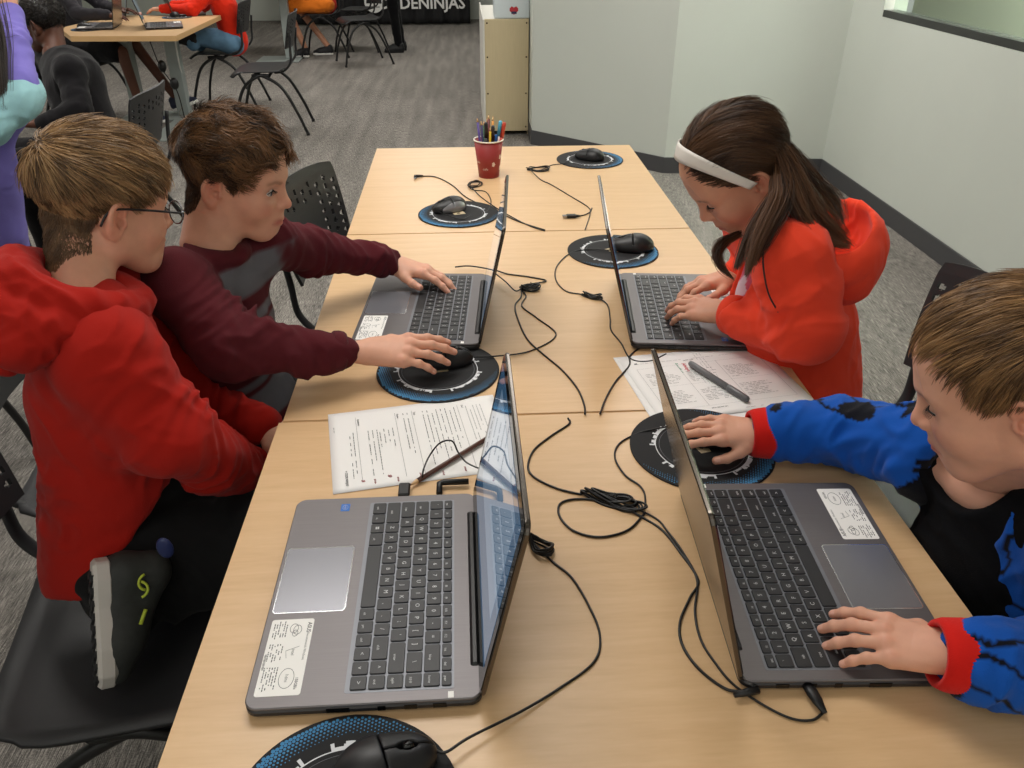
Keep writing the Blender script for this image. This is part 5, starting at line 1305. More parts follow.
    sh = shoe(root, at(94, 560, 1.15), at(100, 680, 1.16), V3((0.72, 0.56, 0.16)), mat('shoe_dark_mesh', (44, 46, 44), rough=0.7, noise=0.2, nscale=90), mat('shoe_white_sole', (196, 190, 184), rough=0.5), L=0.195, deco=mat('neon_laces', (150, 160, 40), rough=0.5))
    lm = MB(); f_ = V3(at(100, 680, 1.16)) - at(94, 560, 1.15); lm.M = Matrix([list(map(float, r)) for r in frame(at(94, 560, 1.15), f_, V3((0.72, 0.56, 0.16)))])
    for s_ in (-1, 1): lm.tube([(0.040 + 0.012 * math.cos(t) + s_ * 0.005, -0.0345 - 0.001 * math.sin(t), 0.058 + s_ * 0.012 * math.sin(t) - s_ * 0.006) for t in np.linspace(0.3, 2.84, 9)], 0.0022, n=5)
    lm.tube([(0.075, -0.034, 0.060), (0.095, -0.036, 0.052)], 0.003, n=5); lm.build('lime_logo', [mat('neon_lime', (176, 190, 60), rough=0.5)], root)
    b = MB(); p = at(165, 548, 1.085); b.ball(p, 0.016, 0, 12, (0.7, 0.35, 1.1)); b.build('blue_pocket_tag', [mat('dark_blue_rubber', (30, 40, 84), rough=0.4)], root)  # oval blue rubber pocket tag on the sweatpants
    # hair: light brown, crown whorl, longer top brushed forward
    wh = V3((-0.075, 0.0, 0.075))
    def mask(p): return (p[:, 2] > np.interp(p[:, 0], [-.11, -.07, -.045, -.030, -.018, .002, .010, .034, .040, .058, .085], [-.085, -.085, -.070, -.020, .012, .016, -.004, .002, .024, .044, .054])).astype(float)
    def flow(p):
        d = p - wh; d /= np.linalg.norm(d, axis=1)[:, None] + 1e-6; top = smooth01((p[:, 2] - 0.03) / 0.05)[:, None]
        sd = smooth01((0.05 - p[:, 2]) / 0.06)[:, None]
        return d + top * V3((0.55, 0, 0)) + sd * V3((0.25, 0, -0.35))
    short_hair(root, M, mask, flow, lambda p: np.interp(p[:, 2], [-.06, -.02, .015, .04, .09], [.001, .002, .005, .012, .014]), lambda p: np.interp(p[:, 2], [-.06, -.02, .015, .04, .09], [.008, .010, .016, .038, .050]),
               head=hd, nape=-0.088, N=12000, seed=11, col=(88, 66, 46), col2=(188, 150, 106), messy=0.10, lift=0.14, w=0.0013, clump=60)
    # glasses
    g = MB(); g.M = Matrix([list(map(float, r)) for r in M])
    for y in (-1, 1):
        g.tube([(0.0905 - 0.004 * abs(math.sin(t)) * 0 - 0.10 * (0.021 * math.cos(t)) * 0, y * 0.033 + 0.024 * math.cos(t), -0.010 + 0.017 * math.sin(t)) for t in np.linspace(0, 2 * math.pi, 33)[:-1]], 0.0012, 0, n=6, closed=True)
        g.tube([(0.0895, y * 0.057, -0.002), (0.086, y * 0.071, -0.001), (0.078, y * 0.0775, -0.0015)], 0.0020, 0, n=8)
        g.tube(spline([(0.080, y * 0.0775, -0.0015), (0.030, y * 0.0780, 0.002), (-0.012, y * 0.0790, 0.003), (-0.028, y * 0.0790, -0.004), (-0.036, y * 0.0775, -0.022)], 5), 0.0017, 1, n=6, up=(0, 1, 0.01))
    g.tube([(0.0905, -0.010, -0.006), (0.093, 0, -0.004), (0.0905, 0.010, -0.006)], 0.0012, 0, n=6)
    gl_o = g.build('glasses', [mat('gunmetal_wire', (120, 120, 124), rough=0.25, metal=0.9), mat('black_temple', (24, 24, 28), rough=0.35)], root)
    l = MB(); l.M = g.M
    for y in (-1, 1): l.M = g.M @ Matrix.Translation((0.0905, y * 0.033, -0.010)) @ Matrix.Rotation(math.pi / 2, 4, 'Y'); l.plate([(0.0165 * math.sin(t), 0.0235 * math.cos(t)) for t in np.linspace(0, 2 * math.pi, 29)[:-1]], -0.0004, 0.0004, 0, 0)
    l.build('lens', [mat('spectacle_lens', (245, 250, 250), rough=0.02, trans=1.0, ior=1.08)], gl_o)
boy_red()

# ===== curly-haired boy in the maroon raglan shirt
def boy_maroon():
    M = head_frame(at(212, 192, 1.33), (EAR[0], -EAR[1], EAR[2]), -10, -14, 0, scale=0.97)
    neck = V3((-0.442, 1.345, 0.955)); pel, che = V3((-0.535, 1.40, 0.53)), V3((-0.470, 1.365, 0.82)); front = V3((1, 0.05, 0))
    shR, elR = at(176, 287, 1.32), at(228, 347, 1.31); wrR = onz(365, 352, 0.795); shL, elL, wrL = at(262, 242, 1.50), at(312, 250, 1.62), onz(394, 264, 0.795)
    hd = head_geo(M, neck, 'fair', lid=0.3, nr=0.041, wide=1.0, chub=0.003)
    handR = hand_geo(wrR, onz(440, 345, 0.806) - wrR, (0.0, -0.30, 1), 1, 'fair', curl=(.26, .30, .36, .40), spread=0.6, lift=0.16, thumb=0.25, arm=elR, ar=0.031, scale=0.95, tdown=0.35)
    handL = hand_geo(wrL, onz(440, 273, 0.785) - wrL, (0.05, 0.1, 1), -1, 'fair', curl=(.24, .26, .30, .34), spread=1.1, lift=0.05, thumb=0.5, arm=elL, ar=0.029, scale=0.92)
    root = person('curly-haired child in maroon and grey shirt using mouse and keyboard', [hd, core(pel, che, neck, shL, shR), handR, handL])
    eyes(root, M, iris=(92, 120, 130), yaw=0.10, pitch=-0.12, lid=0.3, brow=(70, 46, 32))
    maroon = np.array(lin((84, 32, 38))); grey = np.array(lin((104, 104, 110))); m = cloth('raglan_jersey', (90, 30, 36), attr=True, sheen=0.12)
    s = Sculpt(0.0045)
    trunk(s, pel, che, neck + (0, 0, -0.028), shL, shR, front, rp=0.125, rc=0.118, fl=0.78, nk=0.050, sh=0.050)
    s.ell(pel + V3((0.04, 0, 0.06)), (0.14, 0.15, 0.11), k=0.05)
    s.tor(neck + V3((0.006, 0, 0.002)), V3((0.30, 0, 1)), 0.048, 0.012, k=0.014)
    wrRc = wrR + (elR - wrR) * 0.19; wrLc = wrL + (elL - wrL) * 0.13
    sleeve(s, shR, elR, wrRc, (0.056, 0.049, 0.032)); sleeve(s, shL, elL, wrLc, (0.052, 0.043, 0.031))
    segs = [(shR, elR, 1, .6, 1.0), (elR, wrR, 1.1, 1, .9), (shL, elL, 1, .6, 1), (elL, wrL, 1.1, 1, 1), (che, pel, .8, .3, 1.2)]
    def colf(V, N, C):
        C[:] = maroon; ax = che - pel; L = np.linalg.norm(ax); ax = ax / L
        h = (V - pel) @ ax / L
        def segd(a, b):
            a, b = V3(a), V3(b); t = np.clip(((V - a) @ (b - a)) / ((b - a) @ (b - a)), 0, 1); return np.linalg.norm(V - a - t[:, None] * (b - a), axis=1)
        arm = np.minimum(np.minimum(segd(shR + (0, 0, -.005), elR), segd(elR, wrR)), np.minimum(segd(shL, elL), segd(elL, wrL)))
        ss = lambda x: smooth01(x / 0.007 + 0.5); near_ = ss(V[:, 1] - (che[1] - 0.092)) * ss(che[1] + 0.13 - V[:, 1]); low_ = ss(0.80 - V[:, 2]); b = ss(arm - 0.058) * ss(neck[2] - 0.022 - V[:, 2]) * np.maximum(near_, low_ * ss(arm - 0.075)) * ss(np.minimum(segd(neck + V3((0, 0, -0.01)), shR), segd(neck + V3((0, 0, -0.01)), shL)) - 0.040)
        st = np.zeros(len(V))
        for z0, z1 in ((0.875, 0.845), (0.828, 0.818), (0.745, 0.700), (0.685, 0.675), (0.62, 0.60)): st = np.maximum(st, ss(z0 - V[:, 2]) * ss(V[:, 2] - z1))
        w_ = (b * (1 - st))[:, None]; return maroon * (1 - w_) + grey * w_
    garment('shirt', s, [m], root, segs, amp=0.0060, seed=13, broad=0.005, colf=colf, around=7, along=34)
    for w_, e_, q_ in ((wrR, elR, 0.155), (wrL, elL, 0.10)): ribcuff('cuff', w_ + (e_ - w_) * (q_ + 0.10), w_ + (e_ - w_) * q_, 0.0325, cloth('maroon_rib', (84, 32, 38)), root, flare=1.0)
    t = Sculpt(0.006); t.cone(pel + V3((0.02, -.07, 0)), pel + V3((0.02, .07, 0)), 0.085, k=0)
    for y, kz in ((-0.09, 0.50), (0.09, 0.49)): leg_cloth(t, pel + V3((0.02, y, 0)), V3((-0.17, 1.42 + y * 1.2, kz)), V3((-0.14, 1.42 + y * 1.2, 0.10)), (0.085, 0.07, 0.055))
    garment('trousers', t, [cloth('black_trousers', (28, 28, 30))], root, amp=0.003, seed=6)
    for y in (-0.11, 0.11): shoe(root, V3((-0.18, 1.42 + y, 0.0045)), V3((0.05, 1.42 + y, 0.0045)), (0, 0, 1), BLACKP, WHITE, L=0.23)
    wh = V3((-0.085, 0.01, 0.055))
    def mask(p): return (p[:, 2] > np.interp(p[:, 0], [-.11, -.07, -.040, -.030, -.018, .002, .012, .030, .040, .058, .085], [-.058, -.058, -.045, -.020, .012, .014, -.020, -.004, .028, .050, .060])).astype(float)
    def flow(p):
        d = p - wh; d /= np.linalg.norm(d, axis=1)[:, None] + 1e-6
        wv = np.stack([noise3(p * 26 + 5), noise3(p * 26 + 15), noise3(p * 26 + 25)], 1)
        return d * 0.6 + V3((0.55, 0.05, -0.1)) + wv * 1.0
    short_hair(root, M, mask, flow, lambda p: np.interp(p[:, 2] + 0.30 * np.maximum(p[:, 0], 0), [-.05, -.01, .02, .05, .09], [.002, .006, .010, .014, .016]), lambda p: np.interp(p[:, 2], [-.05, -.01, .02, .05, .09], [.012, .018, .026, .036, .042]),
               head=hd, nape=-0.070, N=14000, seed=21, col=(44, 29, 19), col2=(138, 98, 62), messy=0.16, lift=0.22, w=0.0013, twist=0.9, clump=44, base_k=0.7)
    return root
boy_maroon()

# ===== girl in the coral hoodie with a white headband
def girl():
    M = head_frame(at(762, 183, 1.36), (EAR[0], EAR[1], EAR[2]), 180, -46, 4, scale=1.02)
    neck = V3((0.575, 1.355, 0.960)); pel, che = V3((0.640, 1.36, 0.50)), V3((0.600, 1.365, 0.82)); front = V3((-1, 0.1, 0))
    shL, elL = at(792, 256, 1.37), at(809, 331, 1.39); wrL = onz(728, 314, 0.802); shR, elR = V3((0.555, 1.49, 0.945)), V3((0.65, 1.60, 0.80)); wrR = onz(733, 277, 0.803)
    hd = head_geo(M, neck, 'warm', lid=0.85, nr=0.036, wide=0.97, nose=0.99, chub=0.001)
    handL = hand_geo(wrL, onz(672, 300, 0.800) - wrL, (0.0, -0.35, 1), -1, 'warm', curl=(.48, .48, .5, .5), spread=1.0, lift=0.22, thumb=0.3, arm=elL, scale=0.86)
    handR = hand_geo(wrR, onz(672, 287, 0.795) - wrR, (-0.05, 0.1, 1), 1, 'warm', curl=(.5, .5, .55, .6), spread=1.0, lift=0.2, thumb=0.35, arm=elR, scale=0.86)
    root = person('child with long brown hair, white headband and coral hoodie typing', [hd, core(pel, che, neck, shL, shR), handL, handR])
    eyes(root, M, iris=(90, 80, 60), pitch=-0.5, lid=0.86, brow=(88, 60, 42))
    coral = cloth('coral_fleece', (244, 74, 48), sheen=0.35, noise=0.03)
    s = Sculpt(0.0048)
    trunk(s, pel, che, neck + (0.01, 0, -0.035), shL + V3((0, .03, 0)), shR, front, rp=0.128, rc=0.118, fl=0.82, nk=0.058, sh=0.052)
    s.cone(che + V3((0.04, -0.03, -0.05)), pel + V3((0.03, -0.05, 0.0)), 0.095, 0.115, k=0.04)
    sleeve(s, shL, elL, wrL + (elL - wrL) * 0.02, (0.064, 0.060, 0.038)); sleeve(s, shR, elR, wrR + (elR - wrR) * .1, (0.056, 0.050, 0.034))
    # open front: a slot from the neck down where the shirt shows
    s.cone(neck + V3((-0.075, 0.010, -0.03)), che + V3((-0.125, 0.002, -0.16)), 0.040, 0.056, k=0.008, op='s', sq=((1, 0, 0), 1.6))
    segs = [(shL, elL, 1, .5, 1.1), (elL, wrL, .9, 1.1, .6), (shR, elR, 1, .6, 1), (elR, wrR, 1, 1, 1), (che, pel, .5, .3, .8)]
    garment('hoodie', s, [coral], root, segs, amp=0.0055, seed=23, broad=0.006, around=6, along=24)
    ribcuff('cuff', wrL + (elL - wrL) * 0.16, wrL + (elL - wrL) * -0.02, 0.0345, coral, root, flare=1.04)
    # open hood standing behind the neck
    h = Sculpt(0.004); c = V3((0.638, 1.345, 0.945)); Rm = frame((0, 0, 0), V3((-0.80, -0.10, 0.55)), (0, 0, 1))[:3, :3]
    o_ = c + V3((0.02, 0, -0.01))
    h.ell(o_, (0.086, 0.118, 0.090), k=0, rot=Rm); h.cone(neck + V3((0.03, -0.10, -0.03)), o_ + V3((0.0, -0.07, -0.04)), 0.035, 0.04, k=0.03); h.cone(neck + V3((0.03, 0.10, -0.03)), o_ + V3((0.0, 0.07, -0.04)), 0.035, 0.04, k=0.03)
    h.ell(o_ + V3((-0.036, 0, 0.044)), (0.092, 0.104, 0.080), k=0.012, op='s', rot=Rm)
    h.cone(neck + V3((0.02, 0, -0.05)), M[:3, 3] + V3((0.06, 0, 0.0)), 0.050, 0.070, k=0.01, op='s')
    garment('hood', h, [coral], root, [], amp=0, seed=28, broad=0.007, bscale=10, crease=0.003)
    # zip edge
    z = MB(); z.tube(spline([at(765, 236, 1.31), at(763, 262, 1.32), at(768, 292, 1.33), at(778, 312, 1.35)], 6), 0.0016, n=5); z.build('zip', [mat('dark_zip', (60, 30, 28), rough=0.5)], root)
    pk = Sculpt(0.005); pk.cone(neck + V3((-0.005, 0, -0.04)), che + V3((-0.012, 0, -0.02)), 0.058, 0.092, k=0, sq=(front, 0.85)); pk.cone(che + V3((-0.010, 0, -0.02)), pel + V3((-0.04, 0, 0.06)), 0.094, 0.10, k=0.02, sq=(front, 0.9))
    pm = cloth('pink_print_shirt', (214, 96, 120), attr=True)
    def pc(V, N, C):
        C[:] = np.array(lin((212, 92, 112))); w = noise3(V * 22 + 3) > 0.28; C[w] = np.array(lin((226, 196, 204))); return C
    garment('shirt', pk, [pm], root, broad=0.003, seed=4, colf=pc)
    t = Sculpt(0.007); t.cone(pel + V3((0, -.07, 0)), pel + V3((0, .07, 0)), 0.085, k=0)
    for y in (-0.09, 0.09): leg_cloth(t, pel + V3((0, y, 0)), V3((0.44, 1.43 + y, 0.48)), V3((0.43, 1.43 + y, 0.10)), (0.085, 0.065, 0.05))
    garment('trousers', t, [cloth('navy_jeans', (40, 48, 70))], root, amp=0)
    for y in (-0.09, 0.09): shoe(root, V3((0.47, 1.43 + y, 0.0045)), V3((0.25, 1.43 + y, 0.0045)), (0, 0, 1), BLACKP, WHITE, L=0.22)
    # hair on the head: swept back from the face
    cen = V3((-0.012, 0, 0.027))
    def mask(p): return (p[:, 2] > np.interp(p[:, 0], [-.11, -.05, -.026, -.014, .004, .014, .040, .060, .085], [-.06, -.055, -.010, .018, .018, .004, .024, .044, .050])).astype(float)
    def flow(p):
        return V3((-0.75, 0, -0.15)) + np.stack([0 * p[:, 0], np.sign(p[:, 1]) * 0.35 * smooth01((p[:, 2] - .02) / .06), -1.1 * smooth01((0.03 - p[:, 0]) / 0.08) * smooth01((.10 - p[:, 2]) / 0.06)], 1)
    short_hair(root, M, mask, flow, lambda p: 0.005 + 0 * p[:, 0], lambda p: 0.085 + 0 * p[:, 0], N=9000, seed=31, col=(56, 38, 27), col2=(110, 78, 54), messy=0.05, lift=0.03, w=0.0012, clump=30, wide=0.97, base_k=0.8)
    # long locks hanging behind the ear to shoulder and down the front
    hm = hair_mat(); rs = np.random.RandomState(5); allp = []
    def L(u, v, t): return at(u, v, t)
    guides = [([(764, 134, 1.36), (783, 160, 1.36), (797, 190, 1.36), (808, 213, 1.36), (830, 232, 1.37), (850, 246, 1.38)], 420, .018, .5),
              ([(764, 128, 1.40), (786, 156, 1.41), (808, 184, 1.40), (832, 200, 1.40), (842, 222, 1.38)], 420, .016, .5),
              ([(778, 152, 1.35), (788, 178, 1.345), (795, 202, 1.34), (806, 222, 1.34), (826, 240, 1.35), (848, 246, 1.35)], 360, .014, .5),
              ([(776, 178, 1.34), (776, 196, 1.325), (770, 212, 1.32), (760, 232, 1.31), (752, 254, 1.30), (748, 274, 1.29)], 420, .011, .6),
              ([(782, 165, 1.35), (784, 188, 1.34), (779, 208, 1.33), (770, 226, 1.32), (760, 248, 1.32), (754, 264, 1.31)], 420, .013, .6),
              ([(772, 196, 1.34), (762, 214, 1.33), (750, 236, 1.325), (742, 255, 1.32), (736, 270, 1.31)], 300, .008, .6),
              ([(740, 234, 1.45), (726, 241, 1.45), (718, 254, 1.44), (722, 267, 1.43), (733, 279, 1.42)], 200, .007, .4),
              ([(726, 238, 1.47), (716, 246, 1.46), (716, 260, 1.45), (727, 272, 1.43)], 90, .005, .3),
              ([(774, 140, 1.42), (796, 165, 1.43), (818, 190, 1.43), (836, 212, 1.42)], 380, .016, .5),
              ([(780, 158, 1.36), (797, 190, 1.37), (820, 215, 1.38), (845, 236, 1.39)], 380, .018, .5)]
    for gi, (g, n, wd, fr) in enumerate(guides):
        c = spline([L(*p) for p in g], 5); m = len(c); off = rs.normal(size=(n, 3)) * wd * 0.45; off[:, 0] *= 1.0
        cl = np.stack([noise3(off * 110 + gi * 5 + k * 11) for k in range(3)], 1) * wd * 0.5
        tt = np.linspace(0, 1, m); prof = (0.75 + 0.5 * np.sin(tt * 3.0)) * (1 - 0.45 * tt ** 3)
        Q = c[None] + off[:, None] * prof[None, :, None] + cl[:, None] * tt[None, :, None] + (np.sin(tt[None, :, None] * 9 + off[:, :1, None] * 300 + gi) * 0.003 * tt[None, :, None] * fr)
        ln = rs.uniform(0.80, 1.06, n)
        Q = np.stack([np.stack([np.interp(tt * l_, tt, Q[i, :, k]) for k in range(3)], 1) for i, l_ in enumerate(ln)])
        allp.append(ribbons(Q, 0.0011, (50, 33, 23), (116, 80, 55), off * 60 + gi, rs))
    V, F, C = join(allp); raw_obj('long_hair', V, F, hm, root, cols=C)
    # headband: a curved band over the head from ear to ear
    rr = V3((0.0865, 0.0735, 0.0750)) + 0.0150; pts = []
    G = np.zeros((60, 5, 3))
    for i in range(60):
        t = math.pi * (-0.03 + 1.06 * i / 59); w = 0.0078 + 0.0034 * math.sin(max(0, min(math.pi, t)))
        for j in range(5):
            e = (j - 2) / 2 * w; d = V3((0, math.cos(t), math.sin(t))); tiltx = 0.052 + 0.0 * math.sin(t)
            x = 0.004 + 0.046 * math.sin(t) ** 1.0 + e; z_ = 1 - ((x - cen[0]) / rr[0]) ** 2; sc_ = math.sqrt(max(z_, 0.02))
            G[i, j] = (x, cen[1] + rr[1] * 0.985 * d[1] * sc_, cen[2] - 0.020 * (1 - math.sin(t)) + rr[2] * max(d[2], -0.3) * sc_)
    b = MB(); b.M = Matrix([list(map(float, r)) for r in M]); b.sheet(G, 0, 0.0022); b.build('headband', [mat('white_satin_headband', (222, 216, 208), rough=0.42, noise=0.02)], root)
girl()

# ===== boy in the blue jacket
def boy_blue():
    M = head_frame(at(911, 421, 0.905), (0.100, 0, -0.033), 152, -27, 0, scale=1.0)
    H0 = M[:3, 3]; neck = V3((0.640, 0.765, 0.885)); pel, che = V3((0.770, 0.77, 0.50)), V3((0.700, 0.755, 0.75)); front = V3((-1, 0.0, 0.1))
    shR, elR = onx(930, 450, 0.610), onz(848, 431, 0.797); wrR = onz(764, 433, 0.792); shL, elL = V3((0.680, 0.620, 0.845)), V3((0.690, 0.500, 0.790)); wrL = onz(957, 656, 0.797)
    hd = head_geo(M, neck, 'fair', lid=0.72, nr=0.046, wide=1.0, nose=0.99, chub=0.004, h=0.002)
    handR = hand_geo(wrR, onz(686, 426, 0.797) - wrR, (0.0, -0.35, 1), 1, 'fair', curl=(.18, .24, .30, .34), spread=1.2, lift=0.12, thumb=0.45, arm=elR, scale=0.78, tdown=0.3, h=0.0016)
    handL = hand_geo(wrL, onz(850, 626, 0.790) - wrL, (-0.05, -0.15, 1), -1, 'fair', curl=(.36, .40, .40, .38), spread=1.3, lift=0.22, thumb=0.15, arm=elL, scale=0.83, tdown=0.5, h=0.0016)
    root = person('child with short sandy hair in blue jacket with red cuffs typing', [hd, core(pel, che, neck, shL, shR), handR, handL])
    eyes(root, M, iris=(84, 100, 116), pitch=-0.45, lid=0.72, brow=(120, 88, 60))
    bluem = cloth('blue_fleece_with_black_shapes', (24, 84, 172), attr=True, sheen=0.35); redk = cloth('red_rib_knit', (206, 34, 28), sheen=0.3, bump=0.5)
    s = Sculpt(0.0045)
    trunk(s, pel, che + V3((0.01, 0, 0)), neck + V3((0.03, 0, -0.045)), shL, shR, front, rp=0.140, rc=0.130, fl=0.84, nk=0.060, sh=0.052)
    cR = wrR + (elR - wrR) * 0.14; cL = wrL + (elL - wrL) * 0.12
    sleeve(s, shR, elR, cR, (0.054, 0.050, 0.042)); sleeve(s, shL, elL, cL, (0.060, 0.056, 0.043))
    s.cone(neck + V3((0.04, 0.04, -0.035)), neck + V3((0.055, -0.06, -0.035)), 0.05, k=0.03)
    # jacket hangs open down the front
    s.cone(neck + V3((-0.07, -0.015, -0.02)), pel + V3((-0.14, -0.02, 0.02)), 0.052, 0.080, k=0.012, op='s', sq=((1, 0, 0), 1.5))
    s.cone(neck + V3((0.0, 0, -0.04)), neck + V3((0.01, 0, 0.10)), 0.062, 0.07, k=0.01, op='s')
    bl, bk = np.array(lin((24, 84, 176))), np.array(lin((18, 20, 28)))
    def colf(V, N, C):
        C[:] = bl; q_ = V * (15, 20, 24); n_ = np.abs(noise3(q_ + 4.2) ) ; w = (n_ < 0.075) & (noise3(V * 7 + 9) > -0.02); C[w] = bk
        big = noise3(V * 11 + 31) > 0.42; C[big] = bk; return C
    segs = [(shR, elR, 1, .6, 1.1), (elR, cR, 1, 1, .8), (shL, elL, 1, .5, 1), (elL, cL, 1, 1, .9), (che, pel, .6, .3, 1)]
    garment('jacket', s, [bluem], root, segs, amp=0.006, seed=33, broad=0.005, colf=colf, around=7, along=30)
    dR = (wrR - cR) / np.linalg.norm(wrR - cR); dL = (wrL - cL) / np.linalg.norm(wrL - cL); ribcuff('cuff', cR - dR * 0.008, wrR + dR * 0.022, 0.034, redk, root); ribcuff('cuff', cL - dL * 0.01, wrL + dL * 0.022, 0.035, redk, root)
    sh = Sculpt(0.0042); sh.cone(neck + V3((0.01, 0, -0.06)), che + V3((-0.018, 0, -0.02)), 0.070, 0.106, k=0, sq=(front, 0.86)); sh.cone(che + V3((-0.018, 0, -0.02)), pel + V3((-0.04, 0, 0.05)), 0.108, 0.118, k=0.02, sq=(front, 0.88))
    for S in (shL, shR): sh.cone(neck + V3((0.01, 0, -0.055)), S + V3((0.0, 0, -0.008)), 0.045, 0.048, k=0.02)
    sh.ell(neck + V3((-0.045, 0, 0.004)), (0.074, 0.060, 0.074), k=0.006, op='s')
    garment('vest_top', sh, [cloth('black_jersey_vest', (20, 20, 22), sheen=0.05)], root, [(che, pel, .7, .4, 1.2)], amp=0.005, seed=35, broad=0.003)
    # chest skin seen in the neckline belongs to the body: a shaped upper chest
    t = Sculpt(0.007); t.cone(pel + V3((0, -.07, 0)), pel + V3((0, .07, 0)), 0.085, k=0)
    for y in (-0.09, 0.09): leg_cloth(t, pel + V3((0, y, 0)), V3((0.40, 0.78 + y, 0.48)), V3((0.42, 0.78 + y, 0.10)), (0.085, 0.065, 0.05))
    garment('trousers', t, [cloth('black_joggers', (28, 29, 32))], root, amp=0)
    for y in (-0.09, 0.09): shoe(root, V3((0.46, 0.78 + y, 0.0045)), V3((0.24, 0.78 + y, 0.0045)), (0, 0, 1), BLACKP, WHITE, L=0.22)
    wh = V3((-0.080, 0.01, 0.070))
    def mask(p): return (p[:, 2] > np.interp(p[:, 0], [-.11, -.07, -.035, -.018, -.004, .012, .026, .036, .050, .085], [-.062, -.062, -.046, 0.0, .012, -.002, .016, .044, .062, .070])).astype(float)
    def flow(p):
        d = p - wh; d /= np.linalg.norm(d, axis=1)[:, None] + 1e-6; top = smooth01((p[:, 2] - 0.02) / 0.05)[:, None]
        return d * 0.8 + top * V3((0.6, 0, 0)) + (1 - top) * V3((0.15, 0, -0.6))
    short_hair(root, M, mask, flow, lambda p: np.interp(p[:, 2], [-.06, -.02, .02, .09], [.002, .003, .006, .009]), lambda p: np.interp(p[:, 2], [-.06, -.02, .02, .09], [.008, .012, .022, .032]),
               head=hd, nape=-0.07, N=14000, seed=41, col=(92, 66, 44), col2=(172, 132, 88), messy=0.07, lift=0.10, w=0.0010, clump=70)
boy_blue()
# ------------------------------------------------------------ the far group of children at their own table
def far_person(label, head, yaw, pitch, neck, chest, pelvis, arms, top, legs=(), trouser=None, skin='dark', hair=None, h=0.010, shoes=(), shorts=None, front=None, hands=True, scale=1.0, hscale=0.9, bulk=1.0):
    M = head_frame(head, (0, 0, 0), yaw, pitch, 0, scale)
    fr = V3(front) if front is not None else V3(look(yaw)[0]) * (1, 1, 0)
    parts = [head_geo(M, neck, skin, lid=0.4, h=0.004)]
    s = Sculpt(0.012); s.cone(pelvis, chest, 0.07, 0.08, k=0); s.cone(chest, neck, 0.07, 0.045, k=0.03)
    for L_ in legs: s.cone(L_[0], L_[1], 0.055 if shorts else 0.04, 0.045 if shorts else 0.035, k=0.02); s.cone(L_[1], L_[2], 0.045 if shorts else .035, 0.030 if shorts else .028, k=0.01)
    V, F = s.mesh(); parts.append((V, F, np.tile(np.array(lin(SKIN[skin]['base'])), (len(V), 1))))
    if hands:
        for (sh, el, wr, hd_, sd) in arms: parts.append(hand_geo(V3(wr), V3(hd_), (0, 0, 1), sd, skin, curl=(.3,) * 4, h=0.004, arm=V3(el), scale=hscale))
    root = person(label, parts)
    s = Sculpt(h); shs = [a[0] for a in arms]
    while len(shs) < 2: shs.append(shs[0] + 2 * (V3(neck) - V3(shs[0])) * (1, 1, 0))
    trunk(s, V3(pelvis), V3(chest), V3(neck) + (0, 0, -0.03), V3(shs[0]), V3(shs[1]), fr, rp=0.13 * bulk, rc=0.125 * bulk, fl=0.8, nk=0.052 * bulk, sh=0.052 * bulk)
    segs = [(chest, pelvis, .7, .4, 1.2)]
    for (sh, el, wr, hd_, sd) in arms: sleeve(s, V3(sh), V3(el), V3(wr), (0.055, 0.048, 0.034)); segs += [(sh, el, 1, .5, 1), (el, wr, 1, 1, .8)]
    garment('top', s, [top], root, segs, amp=0.006, seed=3, broad=0.006)
    if legs:
        t = Sculpt(h); pl = V3(pelvis); t.cone(pl + (0, 0.06, -.02), pl + (0, -0.06, -.02), 0.09, k=0)
        for hp, kn, an in legs:
            if shorts: t.cone(hp, V3(hp) + (V3(kn) - V3(hp)) * 0.85, 0.085, 0.08, k=0.03)
            else: leg_cloth(t, V3(hp), V3(kn), V3(an), (0.085, 0.062, 0.05))
        garment('trousers' if not shorts else 'shorts', t, [trouser], root, [(legs[0][0], legs[0][1], 1, 1, 1)], amp=0.004, seed=9, broad=0.005)
    for a, b_, up, m1, m2 in shoes: shoe(root, a, b_, up, m1, m2, L=0.24, tread=False)
    if hair:
        wh = V3((-0.08, 0, 0.06))
        def mask(p): return (p[:, 2] > np.interp(p[:, 0], [-.11, -.04, -.02, .0, .012, .036, .055, .085], [-.055, -.05, 0, .012, -.012, -.002, .035, .045])).astype(float)
        short_hair(root, M, mask, lambda p: (p - wh) + 0.0 * p, lambda p: hair[1] + 0 * p[:, 0], lambda p: hair[2] + 0 * p[:, 0], N=3500, seed=5, col=hair[0], col2=hair[3], messy=0.5, lift=0.5, w=0.0022, twist=1.0)
    return root
bt = empty('table', (-2.35, 6.5, 0), 0, 'maple table of the far group with grey metal legs, left at the back', 'table')
PB = [(-0.25, -0.60), (0.445, -0.625), (0.43, 0.60), (-0.42, 0.62), (-0.50, -0.16)]
inn = [(x * 0.996, y * 0.996) for x, y in PB]
MB().plate(inn, TT - 0.0015, TT).build('tabletop', [MAPLE], bt); MB().plate(PB, TT - 0.034, TT - 0.0016, 0.001).build('edge_band', [EDGE], bt)
for x, y in ((0.06, 0.42), (-0.30, 0.42)):
    MB().box((x - 0.045, y - 0.05, 0.016), (x + 0.045, y + 0.05, TT - 0.035), 0, 0.006).build('leg', [GREYST], bt)
MB().box((-0.42, 0.25, 0), (0.40, 0.58, 0.015), 0, 0.004).build('base_plate', [GREYST], bt)
MB().box((0.02, -0.42, 0), (0.36, 0.245, 0.014), 0, 0.004).build('base_plate', [GREYST], bt)
MB().box((0.27, -0.45, 0.70), (0.33, 0.4, 0.705), 0).build('under_rail', [GREYST], bt)
MB().box((0.10, 0.365, 0.60), (0.125, 0.372, 0.64), 0, 0.002).build('warning_sticker', [mat('orange_label', (230, 110, 60), rough=0.5)], bt)
